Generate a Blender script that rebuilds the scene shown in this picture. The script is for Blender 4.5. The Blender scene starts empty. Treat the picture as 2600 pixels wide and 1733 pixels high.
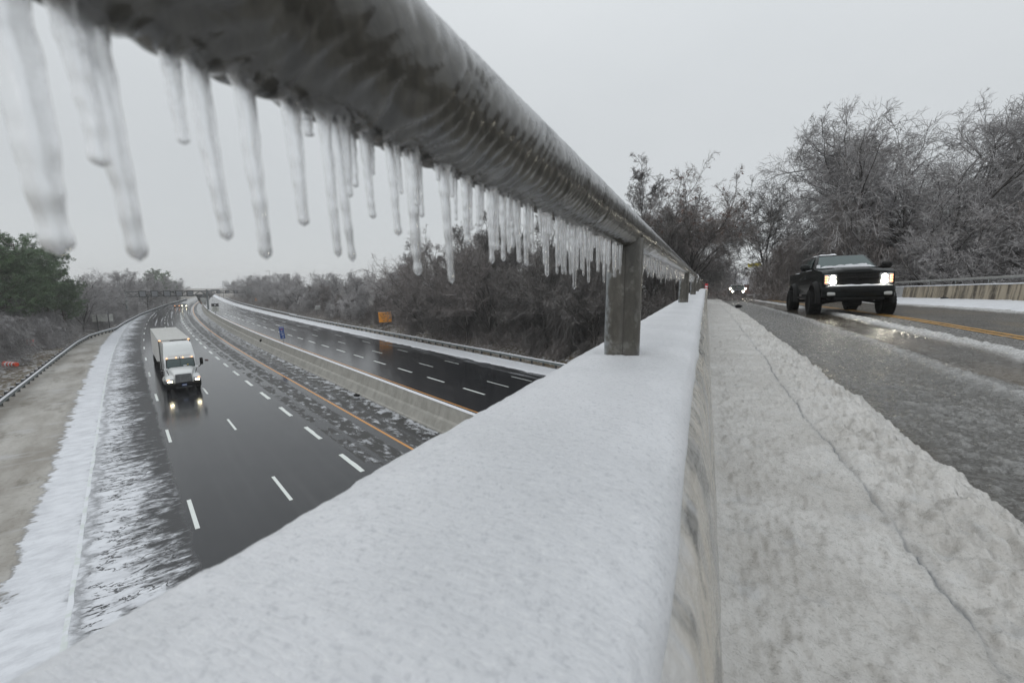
import bpy, bmesh, math, random
import numpy as np
from mathutils import Vector, Matrix

random.seed(7)
RNG = np.random.RandomState(11)
R = math.radians
SC = bpy.context.scene
COL = SC.collection

# ------------------------------------------------------------------ camera
CZ = 9.3                      # lens height above the motorway
cam_d = bpy.data.cameras.new('camera')
cam = bpy.data.objects.new('camera', cam_d)
COL.objects.link(cam)
cam.location = (0, 0, CZ)
PITCH, PSI = 7.586, 23.954
cam.rotation_euler = (R(90 - PITCH), 0, R(PSI))
cam_d.sensor_width = 36.0
cam_d.lens = 15.23
cam_d.clip_start = 0.01
cam_d.clip_end = 6000
cam_d.dof.use_dof = True
cam_d.dof.focus_distance = 2.6
cam_d.dof.aperture_fstop = 8.5
SC.camera = cam

# ------------------------------------------------------------------ sky, sun, exposure
SUN_EL, SUN_AZ = R(38), R(200)
w = bpy.data.worlds.new('World')
SC.world = w
w.use_nodes = True
nt = w.node_tree
nt.nodes.clear()
wo = nt.nodes.new('ShaderNodeOutputWorld')
bg = nt.nodes.new('ShaderNodeBackground')
sky = nt.nodes.new('ShaderNodeTexSky')
sky.sky_type = 'NISHITA'
sky.sun_disc = False
sky.sun_elevation = SUN_EL
sky.sun_rotation = SUN_AZ
tc = nt.nodes.new('ShaderNodeTexCoord')
mp = nt.nodes.new('ShaderNodeMapping')
mp.inputs['Scale'].default_value = (1.0, 1.0, 2.6)
nz = nt.nodes.new('ShaderNodeTexNoise')
nz.inputs['Scale'].default_value = 1.3
nz.inputs['Detail'].default_value = 4
nz.inputs['Roughness'].default_value = 0.5
cr = nt.nodes.new('ShaderNodeValToRGB')
cr.color_ramp.elements[0].position = 0.25
cr.color_ramp.elements[0].color = (5.85, 6.14, 6.32, 1)
cr.color_ramp.elements[1].position = 0.75
cr.color_ramp.elements[1].color = (6.50, 6.76, 6.92, 1)
mx = nt.nodes.new('ShaderNodeMix')
mx.data_type = 'RGBA'
mx.inputs[0].default_value = 0.955          # closed cloud deck over the clear sky
nt.links.new(tc.outputs['Generated'], mp.inputs[0])
nt.links.new(mp.outputs[0], nz.inputs['Vector'])
nt.links.new(nz.outputs['Fac'], cr.inputs[0])
nt.links.new(sky.outputs[0], mx.inputs[6])
nt.links.new(cr.outputs[0], mx.inputs[7])
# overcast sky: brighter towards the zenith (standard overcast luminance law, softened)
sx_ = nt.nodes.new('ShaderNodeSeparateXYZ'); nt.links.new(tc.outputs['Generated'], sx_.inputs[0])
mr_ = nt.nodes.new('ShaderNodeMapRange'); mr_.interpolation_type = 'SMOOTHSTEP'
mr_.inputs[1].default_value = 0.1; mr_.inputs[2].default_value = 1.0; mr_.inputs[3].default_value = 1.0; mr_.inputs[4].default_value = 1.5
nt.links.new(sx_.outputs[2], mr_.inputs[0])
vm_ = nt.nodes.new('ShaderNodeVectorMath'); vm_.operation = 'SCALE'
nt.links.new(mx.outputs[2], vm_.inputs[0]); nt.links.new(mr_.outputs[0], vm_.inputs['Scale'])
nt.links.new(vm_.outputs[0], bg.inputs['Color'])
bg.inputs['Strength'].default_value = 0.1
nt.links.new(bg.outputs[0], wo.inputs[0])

sl = bpy.data.lights.new('sun', 'SUN')
sl.energy = 0.5
sl.angle = R(40)
sl.color = (1.0, 0.97, 0.93)
so_ = bpy.data.objects.new('sun', sl)
COL.objects.link(so_)
so_.rotation_euler = (R(90) - SUN_EL, 0, R(180) - SUN_AZ)

SC.view_settings.view_transform = 'Standard'
SC.view_settings.look = 'None'
SC.view_settings.exposure = 0.0
SC.view_settings.gamma = 1.0
SC.view_settings.use_curve_mapping = False
SC.cycles.volume_bounces = 1
SC.cycles.use_denoising = True
SC.cycles.max_bounces = 12
SC.cycles.transmission_bounces = 12
SC.cycles.caustics_refractive = False
SC.cycles.caustics_reflective = False

# ------------------------------------------------------------------ helpers
def tag(o, label=None, cat=None, group=None, kind=None):
    if label: o['label'] = label
    if cat: o['category'] = cat
    if group: o['group'] = group
    if kind: o['kind'] = kind
    return o

def link(o, parent=None):
    COL.objects.link(o)
    if parent is not None: o.parent = parent
    return o

def empty(name, loc=(0, 0, 0), rz=0.0, label=None, cat=None, group=None):
    o = bpy.data.objects.new(name, None)
    o.empty_display_size = 0.2
    o.location = loc
    o.rotation_euler = (0, 0, rz)
    link(o)
    return tag(o, label, cat, group)

def mesh_np(name, V, F, mat=None, parent=None, smooth=True, uv=None):
    """V (n,3), F (m,k) arrays or list of arrays with different k"""
    V = np.asarray(V, dtype=np.float64)
    me = bpy.data.meshes.new(name)
    if isinstance(F, np.ndarray): F = [F]
    F = [f for f in F if len(f)]
    nl = sum(f.size for f in F); nf = sum(len(f) for f in F)
    me.vertices.add(len(V)); me.vertices.foreach_set('co', V.ravel())
    me.loops.add(nl); me.polygons.add(nf)
    idx = np.concatenate([f.ravel() for f in F]).astype(np.int32)
    ls = []; p = 0
    for f in F:
        k = f.shape[1]
        ls.append(p + np.arange(len(f)) * k); p += f.size
    me.loops.foreach_set('vertex_index', idx)
    me.polygons.foreach_set('loop_start', np.concatenate(ls).astype(np.int32))
    if uv is not None:
        u = me.uv_layers.new(name='UVMap')
        u.data.foreach_set('uv', np.asarray(uv)[idx].astype(np.float32).ravel())
    me.update(calc_edges=True)
    me.validate()
    if smooth:
        me.polygons.foreach_set('use_smooth', np.ones(len(me.polygons), dtype=bool))
    if mat is not None: me.materials.append(mat)
    o = bpy.data.objects.new(name, me)
    return link(o, parent)

def grid(name, X, Y, Z, mat=None, parent=None, uv=None):
    """X, Y, Z 2D arrays"""
    n, m = X.shape
    V = np.stack([X.ravel(), Y.ravel(), Z.ravel()], 1)
    i = np.arange(n * m).reshape(n, m)
    F = np.stack([i[:-1, :-1].ravel(), i[1:, :-1].ravel(), i[1:, 1:].ravel(), i[:-1, 1:].ravel()], 1)
    # make normals face up
    a, b, c = V[F[0, 0]], V[F[0, 1]], V[F[0, 2]]
    if np.cross(b - a, c - a)[2] < 0: F = F[:, ::-1]
    return mesh_np(name, V, np.ascontiguousarray(F), mat, parent, True, None if uv is None else np.stack([uv[0].ravel(), uv[1].ravel()], 1))

class MB:
    """collects simple shapes into one mesh"""
    def __init__(s): s.v = []; s.f = []
    def add(s, V, F):
        b = len(s.v); s.v += [tuple(p) for p in V]; s.f += [tuple(i + b for i in f) for f in F]; return s
    def box(s, c, d, rot=None):
        x, y, z = d[0] / 2, d[1] / 2, d[2] / 2
        P = [Vector((a, b, e)) for a in (-x, x) for b in (-y, y) for e in (-z, z)]
        if rot is not None: P = [rot @ p for p in P]
        P = [p + Vector(c) for p in P]
        return s.add(P, [(0, 1, 3, 2), (4, 6, 7, 5), (0, 4, 5, 1), (2, 3, 7, 6), (0, 2, 6, 4), (1, 5, 7, 3)])
    def rbox(s, c, d, r=0.03, seg=2):
        bm = bmesh.new(); bmesh.ops.create_cube(bm, size=1)
        for v in bm.verts: v.co = Vector((v.co.x * d[0], v.co.y * d[1], v.co.z * d[2]))
        r = min(r, min(d) * 0.49)
        bmesh.ops.bevel(bm, geom=bm.edges[:], offset=r, segments=seg, profile=0.5, affect='EDGES')
        bm.verts.index_update()
        V = [v.co + Vector(c) for v in bm.verts]; F = [[v.index for v in f.verts] for f in bm.faces]
        bm.free(); return s.add(V, F)
    def tube(s, a, b, r, n=10, r2=None, caps=True):
        a, b = Vector(a), Vector(b); r2 = r if r2 is None else r2
        t = (b - a).normalized(); u = t.orthogonal().normalized(); v = t.cross(u)
        V = []
        for p, q in ((a, r), (b, r2)):
            for i in range(n):
                g = 2 * math.pi * i / n
                V.append(p + (u * math.cos(g) + v * math.sin(g)) * q)
        F = [(i, (i + 1) % n, n + (i + 1) % n, n + i) for i in range(n)]
        if caps: F += [tuple(range(n))[::-1], tuple(range(n, 2 * n))]
        return s.add(V, F)
    def path(s, pts, r, n=6):
        for a, b in zip(pts[:-1], pts[1:]): s.tube(a, b, r, n)
        return s
    def prism(s, outline, wf, inset=0.0):
        """outline = [(y,z)], extruded in x to +-wf(y,z)"""
        n = len(outline)
        V = [(-wf(y, z), y, z) for y, z in outline] + [(wf(y, z), y, z) for y, z in outline]
        F = [(i, (i + 1) % n, n + (i + 1) % n, n + i) for i in range(n)]
        F += [tuple(range(n))[::-1], tuple(range(n, 2 * n))]
        return s.add(V, F)
    def loft(s, rings, closed=True, caps=True):
        n = len(rings[0]); V = [p for r in rings for p in r]; F = []
        for k in range(len(rings) - 1):
            for i in range(n if closed else n - 1):
                j = (i + 1) % n
                F.append((k * n + i, k * n + j, (k + 1) * n + j, (k + 1) * n + i))
        if caps: F += [tuple(range(n))[::-1], tuple((len(rings) - 1) * n + i for i in range(n))]
        return s.add(V, F)
    def lathe(s, prof, axis='x', c=(0, 0, 0), n=28):
        """prof = [(a along axis, r)]"""
        V = []; m = len(prof)
        for a, r in prof:
            for i in range(n):
                g = 2 * math.pi * i / n
                p = (a, r * math.cos(g), r * math.sin(g)) if axis == 'x' else ((r * math.cos(g), r * math.sin(g), a) if axis == 'z' else (r * math.cos(g), a, r * math.sin(g)))
                V.append((p[0] + c[0], p[1] + c[1], p[2] + c[2]))
        F = []
        for k in range(m - 1):
            for i in range(n):
                F.append((k * n + i, k * n + (i + 1) % n, (k + 1) * n + (i + 1) % n, (k + 1) * n + i))
        F += [tuple(range(n))[::-1], tuple((m - 1) * n + i for i in range(n))]
        return s.add(V, F)
    def build(s, name, mat, parent=None, smooth=False, bevel=0.0, seg=2, angle=35):
        me = bpy.data.meshes.new(name)
        me.from_pydata(s.v, [], s.f)
        bm = bmesh.new(); bm.from_mesh(me)
        bmesh.ops.recalc_face_normals(bm, faces=bm.faces[:])
        if bevel > 0:
            es = [e for e in bm.edges if len(e.link_faces) == 2 and e.calc_face_angle(0) > R(30)]
            bmesh.ops.bevel(bm, geom=es, offset=bevel, segments=seg, profile=0.5, affect='EDGES', clamp_overlap=True)
            smooth = True
        if smooth:
            for f in bm.faces: f.smooth = True
            for e in bm.edges:
                if len(e.link_faces) == 2 and e.calc_face_angle(0) > R(angle): e.smooth = False
        bm.to_mesh(me); bm.free()
        if mat: me.materials.append(mat)
        return link(bpy.data.objects.new(name, me), parent)

def copy_tree(o, parent=None):
    c = o.copy(); COL.objects.link(c)
    if parent is not None:
        c.parent = parent
    for ch in list(o.children): copy_tree(ch, c)
    return c

# vectorised value noise
def _h(ix, iy, iz, seed):
    n = (ix.astype(np.int64) * 374761393 + iy.astype(np.int64) * 668265263 + iz.astype(np.int64) * 2147483647 + seed * 974634777) & 0xffffffff
    n = ((n ^ (n >> 13)) * 1274126177) & 0xffffffff
    n = ((n ^ (n >> 16)) * 2246822519) & 0xffffffff
    return ((n ^ (n >> 15)) & 0xffffff) / float(0xffffff)
def noise(x, y, z=0.0, seed=0):
    x, y, z = np.broadcast_arrays(np.asarray(x, float), np.asarray(y, float), np.asarray(z, float))
    ix, iy, iz = np.floor(x), np.floor(y), np.floor(z)
    fx, fy, fz = x - ix, y - iy, z - iz
    fx, fy, fz = [t * t * t * (t * (t * 6 - 15) + 10) for t in (fx, fy, fz)]
    r = 0
    for a in (0, 1):
        for b in (0, 1):
            for c in (0, 1):
                wgt = (fx if a else 1 - fx) * (fy if b else 1 - fy) * (fz if c else 1 - fz)
                r = r + wgt * _h(ix + a, iy + b, iz + c, seed)
    return r
def fbm(x, y, z=0.0, seed=0, o=4, g=0.5):
    a, s, t = 1.0, 0.0, 0.0
    x = np.asarray(x, float); y = np.asarray(y, float); z = np.asarray(z, float)
    for k in range(o):
        s = s + a * noise(x * 2 ** k, y * 2 ** k, z * 2 ** k, seed + k * 17); t += a; a *= g
    return s / t
def sst(a, b, x):
    t = np.clip((x - a) / (b - a), 0, 1); return t * t * (3 - 2 * t)

# ------------------------------------------------------------------ material helper
class Mat:
    def __init__(s, name, **kw):
        s.m = bpy.data.materials.new(name); s.m.use_nodes = True
        s.t = s.m.node_tree; s.b = s.t.nodes['Principled BSDF']
        s.set(**kw)
    def set(s, **kw):
        for k, v in kw.items():
            i = s.b.inputs[{'color': 'Base Color', 'rough': 'Roughness', 'metal': 'Metallic', 'spec': 'Specular IOR Level', 'ior': 'IOR', 'coat': 'Coat Weight',
                            'coat_rough': 'Coat Roughness', 'trans': 'Transmission Weight', 'emit': 'Emission Color', 'estr': 'Emission Strength', 'normal': 'Normal', 'alpha': 'Alpha',
                            'sss': 'Subsurface Weight', 'coat_normal': 'Coat Normal', 'coat_ior': 'Coat IOR'}[k]]
            if isinstance(v, bpy.types.NodeSocket): s.t.links.new(v, i)
            else: i.default_value = (tuple(v) + (1,) if isinstance(v, (tuple, list)) and len(v) == 3 else v)
        return s
    def n(s, ty, **kw):
        nd = s.t.nodes.new(ty)
        for k, v in kw.items(): setattr(nd, k, v)
        return nd
    def L(s, a, b): s.t.links.new(a, b)
    def inp(s, nd, i, v):
        if isinstance(v, bpy.types.NodeSocket): s.L(v, nd.inputs[i])
        elif v is not None: nd.inputs[i].default_value = (tuple(v) + (1,) if isinstance(v, (tuple, list)) and len(v) == 3 and nd.inputs[i].type == 'RGBA' else v)
    def co(s, kind='Object', scale=(1, 1, 1), rot=(0, 0, 0)):
        c = s.n('ShaderNodeTexCoord'); m = s.n('ShaderNodeMapping')
        m.inputs['Scale'].default_value = scale; m.inputs['Rotation'].default_value = rot
        s.L(c.outputs[kind], m.inputs[0]); return m.outputs[0]
    def uv(s): return s.n('ShaderNodeUVMap').outputs[0]
    def xyz(s, v):
        x = s.n('ShaderNodeSeparateXYZ'); s.L(v, x.inputs[0]); return x.outputs
    def noise(s, vec, scale=5, detail=4, rough=0.55, dist=0.0):
        x = s.n('ShaderNodeTexNoise'); s.L(vec, x.inputs['Vector'])
        x.inputs['Scale'].default_value = scale; x.inputs['Detail'].default_value = detail
        x.inputs['Roughness'].default_value = rough; x.inputs['Distortion'].default_value = dist
        return x.outputs['Fac']
    def voro(s, vec, scale=5, feature='F1', rand=1.0):
        x = s.n('ShaderNodeTexVoronoi', feature=feature); s.L(vec, x.inputs['Vector'])
        x.inputs['Scale'].default_value = scale; x.inputs['Randomness'].default_value = rand
        return x.outputs['Distance']
    def scale(s, vec, sc):
        m = s.n('ShaderNodeMapping'); m.inputs['Scale'].default_value = sc; s.L(vec, m.inputs[0]); return m.outputs[0]
    def ma(s, op, a, b=None, c=None):
        x = s.n('ShaderNodeMath', operation=op)
        for i, v in enumerate((a, b, c)): s.inp(x, i, v)
        return x.outputs[0]
    def ramp(s, v, a, b, lo=0.0, hi=1.0, smooth=True):
        x = s.n('ShaderNodeMapRange'); x.interpolation_type = 'SMOOTHSTEP' if smooth else 'LINEAR'
        for i, q in enumerate((v, a, b, lo, hi)): s.inp(x, i, q)
        return x.outputs[0]
    def mix(s, f, a, b):
        x = s.n('ShaderNodeMix', data_type='RGBA'); s.inp(x, 0, f); s.inp(x, 6, a); s.inp(x, 7, b); return x.outputs[2]
    def mixf(s, f, a, b):
        x = s.n('ShaderNodeMix', data_type='FLOAT'); s.inp(x, 0, f); s.inp(x, 2, a); s.inp(x, 3, b); return x.outputs[0]
    def bump(s, h, strength=0.5, dist=0.01, normal=None):
        x = s.n('ShaderNodeBump'); x.inputs['Strength'].default_value = strength; x.inputs['Distance'].default_value = dist
        s.L(h, x.inputs['Height'])
        if normal is not None: s.L(normal, x.inputs['Normal'])
        return x.outputs[0]

def simple(name, color, rough=0.5, metal=0.0, **kw): return Mat(name, color=color, rough=rough, metal=metal, **kw).m

# ------------------------------------------------------------------ plan of the place
# motorway: s runs along it away from the bridge, o runs across it
M0 = np.array([-18.78, 13.59]); DD = np.array([-0.912, 0.410]); DD = DD / np.linalg.norm(DD); 
NN = np.array([DD[1], -DD[0]])
def cE(s):
    s = np.asarray(s, float); q = .00035 * np.clip(s - 28, 0, 222) ** 2; return q + .155 * np.clip(s - 250, 0, None)
def cW(s):
    s = np.asarray(s, float); q = .00022 * np.clip(s - 60, 0, 214) ** 2; return q + .094 * np.clip(s - 274, 0, None)
def hw(s, o, z=0.0):
    s, o, z = np.broadcast_arrays(np.asarray(s, float), np.asarray(o, float), np.asarray(z, float))
    k = sst(9.5, 17.0, o)
    oo = o + (1 - k) * cE(s) + k * cW(s)
    return np.stack([M0[0] + s * DD[0] + oo * NN[0], M0[1] + s * DD[1] + oo * NN[1], z], -1)
def hp(s, o, z=0.0): return Vector(hw(s, o, z).tolist())
def so_of(X, Y):
    s = (X - M0[0]) * DD[0] + (Y - M0[1]) * DD[1]; of = (X - M0[0]) * NN[0] + (Y - M0[1]) * NN[1]
    o = of - cE(s); 
    for _ in range(3):
        k = sst(9.5, 17.0, o); o = of - (1 - k) * cE(s) - k * cW(s)
    return s, o
def heading(s, o):
    a = hw(s, o); b = hw(s + 1, o); return math.atan2(b[1] - a[1], b[0] - a[0])
GLs = np.array([-60, -20, 0, 29.7, 37.9, 50.5, 68.7, 79.7, 86.6, 93.6, 109.4, 145.1, 217.3, 263.5, 400])
GLo = np.array([-15.8, -14.2, -13.4, -12.24, -11.9, -11.4, -10.59, -9.61, -8.15, -6.42, -5.06, -1.09, 9.5, 17.82, 42.0])
def gl_o(s):           # left guardrail in the bent o coordinate
    return np.interp(s, GLs, GLo) - cE(s)
# bridge road profile relative to the lens
def PR(Y):
    Y = np.asarray(Y, float); t = np.clip(Y - 14, 0, None); return -0.018 * (np.sqrt(t * t + 16) - 4)
def road_z(X, Y): return CZ - 1.165 + 0.033 * np.asarray(X, float) + PR(Y)
def pix(px, py=719.0, dist=10.0):
    """bearing of a column of the view at a distance in metres from the lens -> ground point"""
    t = R(PITCH); p = R(PSI); u = px - 1300; v = py - 866.5
    F = 1100 * math.cos(t) - v * math.sin(t); Z = -(v * math.cos(t) + 1100 * math.sin(t))
    d = Vector((u * math.cos(p) - F * math.sin(p), u * math.sin(p) + F * math.cos(p), Z))
    return d * (dist / math.hypot(d.x, d.y))
def ground_z(X, Y):
    X = np.asarray(X, float); Y = np.asarray(Y, float)
    s, o = so_of(X, Y)
    zr = np.clip((o - 33.5) * 0.28, 0, 1e9)
    hm = 1.2 + 5.3 * (1 - sst(10, 70, s))
    zr = hm * (1 - np.exp(-zr / hm))
    g = gl_o(s)
    dl = np.clip(g - 5.5 - o, 0, 1e9)
    hl = 1.0 + 6.0 * sst(25, 70, s) * (1 - 0.6 * sst(150, 260, s))
    zl = hl * (1 - np.exp(-dl * 0.42 / hl))
    z = zr + zl - 0.06
    z = z - 0.25 * sst(31.2, 33.0, o) * (1 - sst(34, 36, o)) - 0.25 * sst(0.8, 2.0, g - o) * (1 - sst(4.5, 7, g - o))
    # approach embankments of the bridge
    zd = CZ - 1.32 + PR(Y) + 0.0 * X
    side = np.clip(np.abs(X - 5.6) - 8.0, 0, None) * 0.5
    e = sst(33.8, 38.5, o) * (Y > 10) + sst(-16, -22, Y)
    ze = zd - side
    z = np.where((e > 0) & (ze * e + z * (1 - e) > z), ze * e + z * (1 - e), z)
    return z + (fbm(X * .25, Y * .25, 0, 5, 3) - .5) * 0.25 * sst(1.0, 4.0, np.maximum(o - 31, g - o))

# ------------------------------------------------------------------ materials
def m_snow(name, col=(.80, .82, .86), bump=0.006, sc=60, rough=0.55, spec=0.35):
    m = Mat(name, color=col, rough=rough, spec=spec, sss=0.0)
    c = m.co()
    a = m.noise(c, sc, 5, .6); b = m.noise(c, sc * 6, 3, .7); k = m.noise(c, 3.0, 3)
    m.set(color=m.mix(m.ramp(k, .3, .7), col, tuple(x * .93 for x in col)),
          rough=m.ramp(b, .35, .7, rough * .55, rough * 1.2),
          normal=m.bump(m.ma('ADD', m.ma('MULTIPLY', b, .35), a), .6, bump))
    return m.m
def m_parapet_snow():
    m = Mat('parapet_snow', spec=.4)
    c = m.co(); st = m.co(scale=(1, 5, 1), rot=(0, 0, R(25)))
    big = m.noise(c, 5, 4); gr = m.noise(c, 420, 4, .65); rip = m.noise(st, 60, 3, .6, .4); x = m.xyz(m.co())
    col = m.mix(m.ramp(big, .3, .7), (.76, .77, .795), (.68, .692, .715))
    sk = m.noise(c, 170, 3, .75)
    col = m.mix(m.ramp(gr, .56, .74, 0, .6), col, (.44, .45, .47))
    col = m.mix(m.ramp(sk, .54, .66, 0, .5), col, (.46, .475, .50))
    col = m.mix(m.ramp(sk, .44, .34, 0, .5), col, (.80, .81, .82))
    col = m.mix(m.ramp(rip, .55, .75, 0, .28), col, (.46, .48, .52))
    m.set(color=col, rough=m.ramp(gr, .4, .65, .28, .6), normal=m.bump(m.ma('ADD', m.ma('MULTIPLY', gr, .5), m.ma('MULTIPLY', rip, .8)), .55, .003))
    return m.m
def m_parapet_face():
    # concrete with green-black run marks under a skin of clear ice
    m = Mat('iced_concrete', spec=.5)
    c = m.co(); st = m.co(scale=(1, 3.2, .7)); x = m.xyz(c)
    a = m.noise(st, 3.2, 5, .6, .6); b = m.noise(c, 9, 5, .65, 1.0); f = m.noise(c, 60, 4)
    col = m.mix(m.ramp(a, .38, .62), (.34, .345, .345), (.56, .505, .42))
    col = m.mix(m.ramp(b, .52, .62, 0, .9), col, (.13, .13, .125))
    col = m.mix(m.ramp(f, .4, .7, 0, .3), col, (.70, .68, .64))
    zz = m.ma('ADD', x[2], m.ma('MULTIPLY', m.ma('SUBTRACT', a, .5), .26))
    col = m.mix(m.ramp(zz, .79, .845, 0, .7), col, (.62, .635, .655))
    m.set(color=col, rough=m.ramp(f, .3, .7, .16, .45), coat=.35, coat_rough=.12, normal=m.bump(m.ma('ADD', b, m.ma('MULTIPLY', f, .3)), .4, .02))
    return m.m
def m_far_wall():
    m = Mat('stained_concrete', spec=.3, rough=.7)
    st = m.co(scale=(1, 1.1, .09)); c = m.co()
    a = m.noise(st, 1.5, 5, .65, .2); b = m.noise(c, 7, 5, .7); d = m.noise(st, 4.2, 4, .6)
    col = m.mix(m.ramp(a, .38, .60), (.055, .044, .032), (.36, .31, .235))
    col = m.mix(m.ramp(d, .52, .66, 0, .7), col, (.10, .082, .055))
    col = m.mix(m.ramp(b, .45, .7, 0, .4), col, (.40, .36, .29))
    m.set(color=col, normal=m.bump(b, .4, .01))
    return m.m
def m_rail():
    m = Mat('iced_rail', spec=.5)
    c = m.co(); x = m.xyz(c)
    g = m.n('ShaderNodeNewGeometry'); nn = m.xyz(g.outputs['Normal'])
    st = m.co(scale=(1, 1, 1), rot=(R(-38), 0, 0)); st2 = m.scale(st, (1, 6, .8))
    a = m.noise(st2, 16, 4, .6, .3); b = m.noise(c, 170, 4, .7); k = m.noise(c, 16, 4)
    up = m.ma('ADD', m.ma('ADD', nn[2], m.ma('MULTIPLY', nn[0], .35)), m.ma('MULTIPLY', m.ma('SUBTRACT', k, .5), .9))
    rime = m.ramp(up, .35, 1.15, 0, .9)
    col = m.mix(m.ramp(a, .35, .65), (.042, .039, .033), (.075, .070, .058))
    col = m.mix(m.ramp(k, .5, .75, 0, .5), col, (.085, .08, .068))
    col = m.mix(m.ma('MULTIPLY', rime, m.ramp(b, .25, .6, .45, 1)), col, (.46, .475, .50))
    m.set(color=col, rough=m.mixf(rime, m.ramp(b, .3, .7, .10, .26), .42), coat=.35, coat_rough=.08,
          normal=m.bump(m.ma('ADD', m.ma('MULTIPLY', b, .35), m.ma('MULTIPLY', a, .6)), .5, .0014))
    return m.m
def m_post():
    m = Mat('galvanised_post', spec=.5)
    c = m.co(); st = m.scale(c, (1, 1, .12)); x = m.xyz(c)
    g = m.n('ShaderNodeNewGeometry'); nn = m.xyz(g.outputs['Normal'])
    a = m.noise(m.scale(c, (1, 1, .4)), 30, 5, .65); b = m.noise(c, 34, 5, .65); f = m.noise(c, 420, 3)
    col = m.mix(m.ramp(a, .35, .65), (.050, .046, .038), (.095, .088, .074))
    col = m.mix(m.ramp(b, .52, .66, 0, .6), col, (.18, .175, .16))
    icy = m.ma('MULTIPLY', m.ramp(m.ma('ADD', m.ma('MULTIPLY', nn[0], -1), m.ma('MULTIPLY', m.ma('SUBTRACT', b, .5), 1.6)), .55, 1.0), .8)
    col = m.mix(icy, col, (.30, .325, .34))
    m.set(color=col, rough=m.ramp(f, .3, .7, .28, .5), coat=.35, coat_rough=.12, normal=m.bump(m.ma('ADD', b, m.ma('MULTIPLY', f, .2)), .25, .002))
    return m.m
def m_ice():
    m = Mat('clear_ice', color=(.985, .99, 1.0), rough=.03, trans=.84, ior=1.31, spec=.5)
    c = m.co(); a = m.noise(c, 190, 4, .65); b = m.noise(c, 900, 2)
    bub = m.voro(c, 520)
    m.set(rough=0.0, trans=m.ramp(m.noise(c, 300, 3, .6), .60, .68, 1.0, .7), normal=m.bump(m.ma('ADD', m.noise(m.scale(c, (1, 1, .6)), 150, 2, .5), m.ma('MULTIPLY', m.ramp(bub, .1, .3), .06)), .5, .0007))
    return m.m
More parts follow.
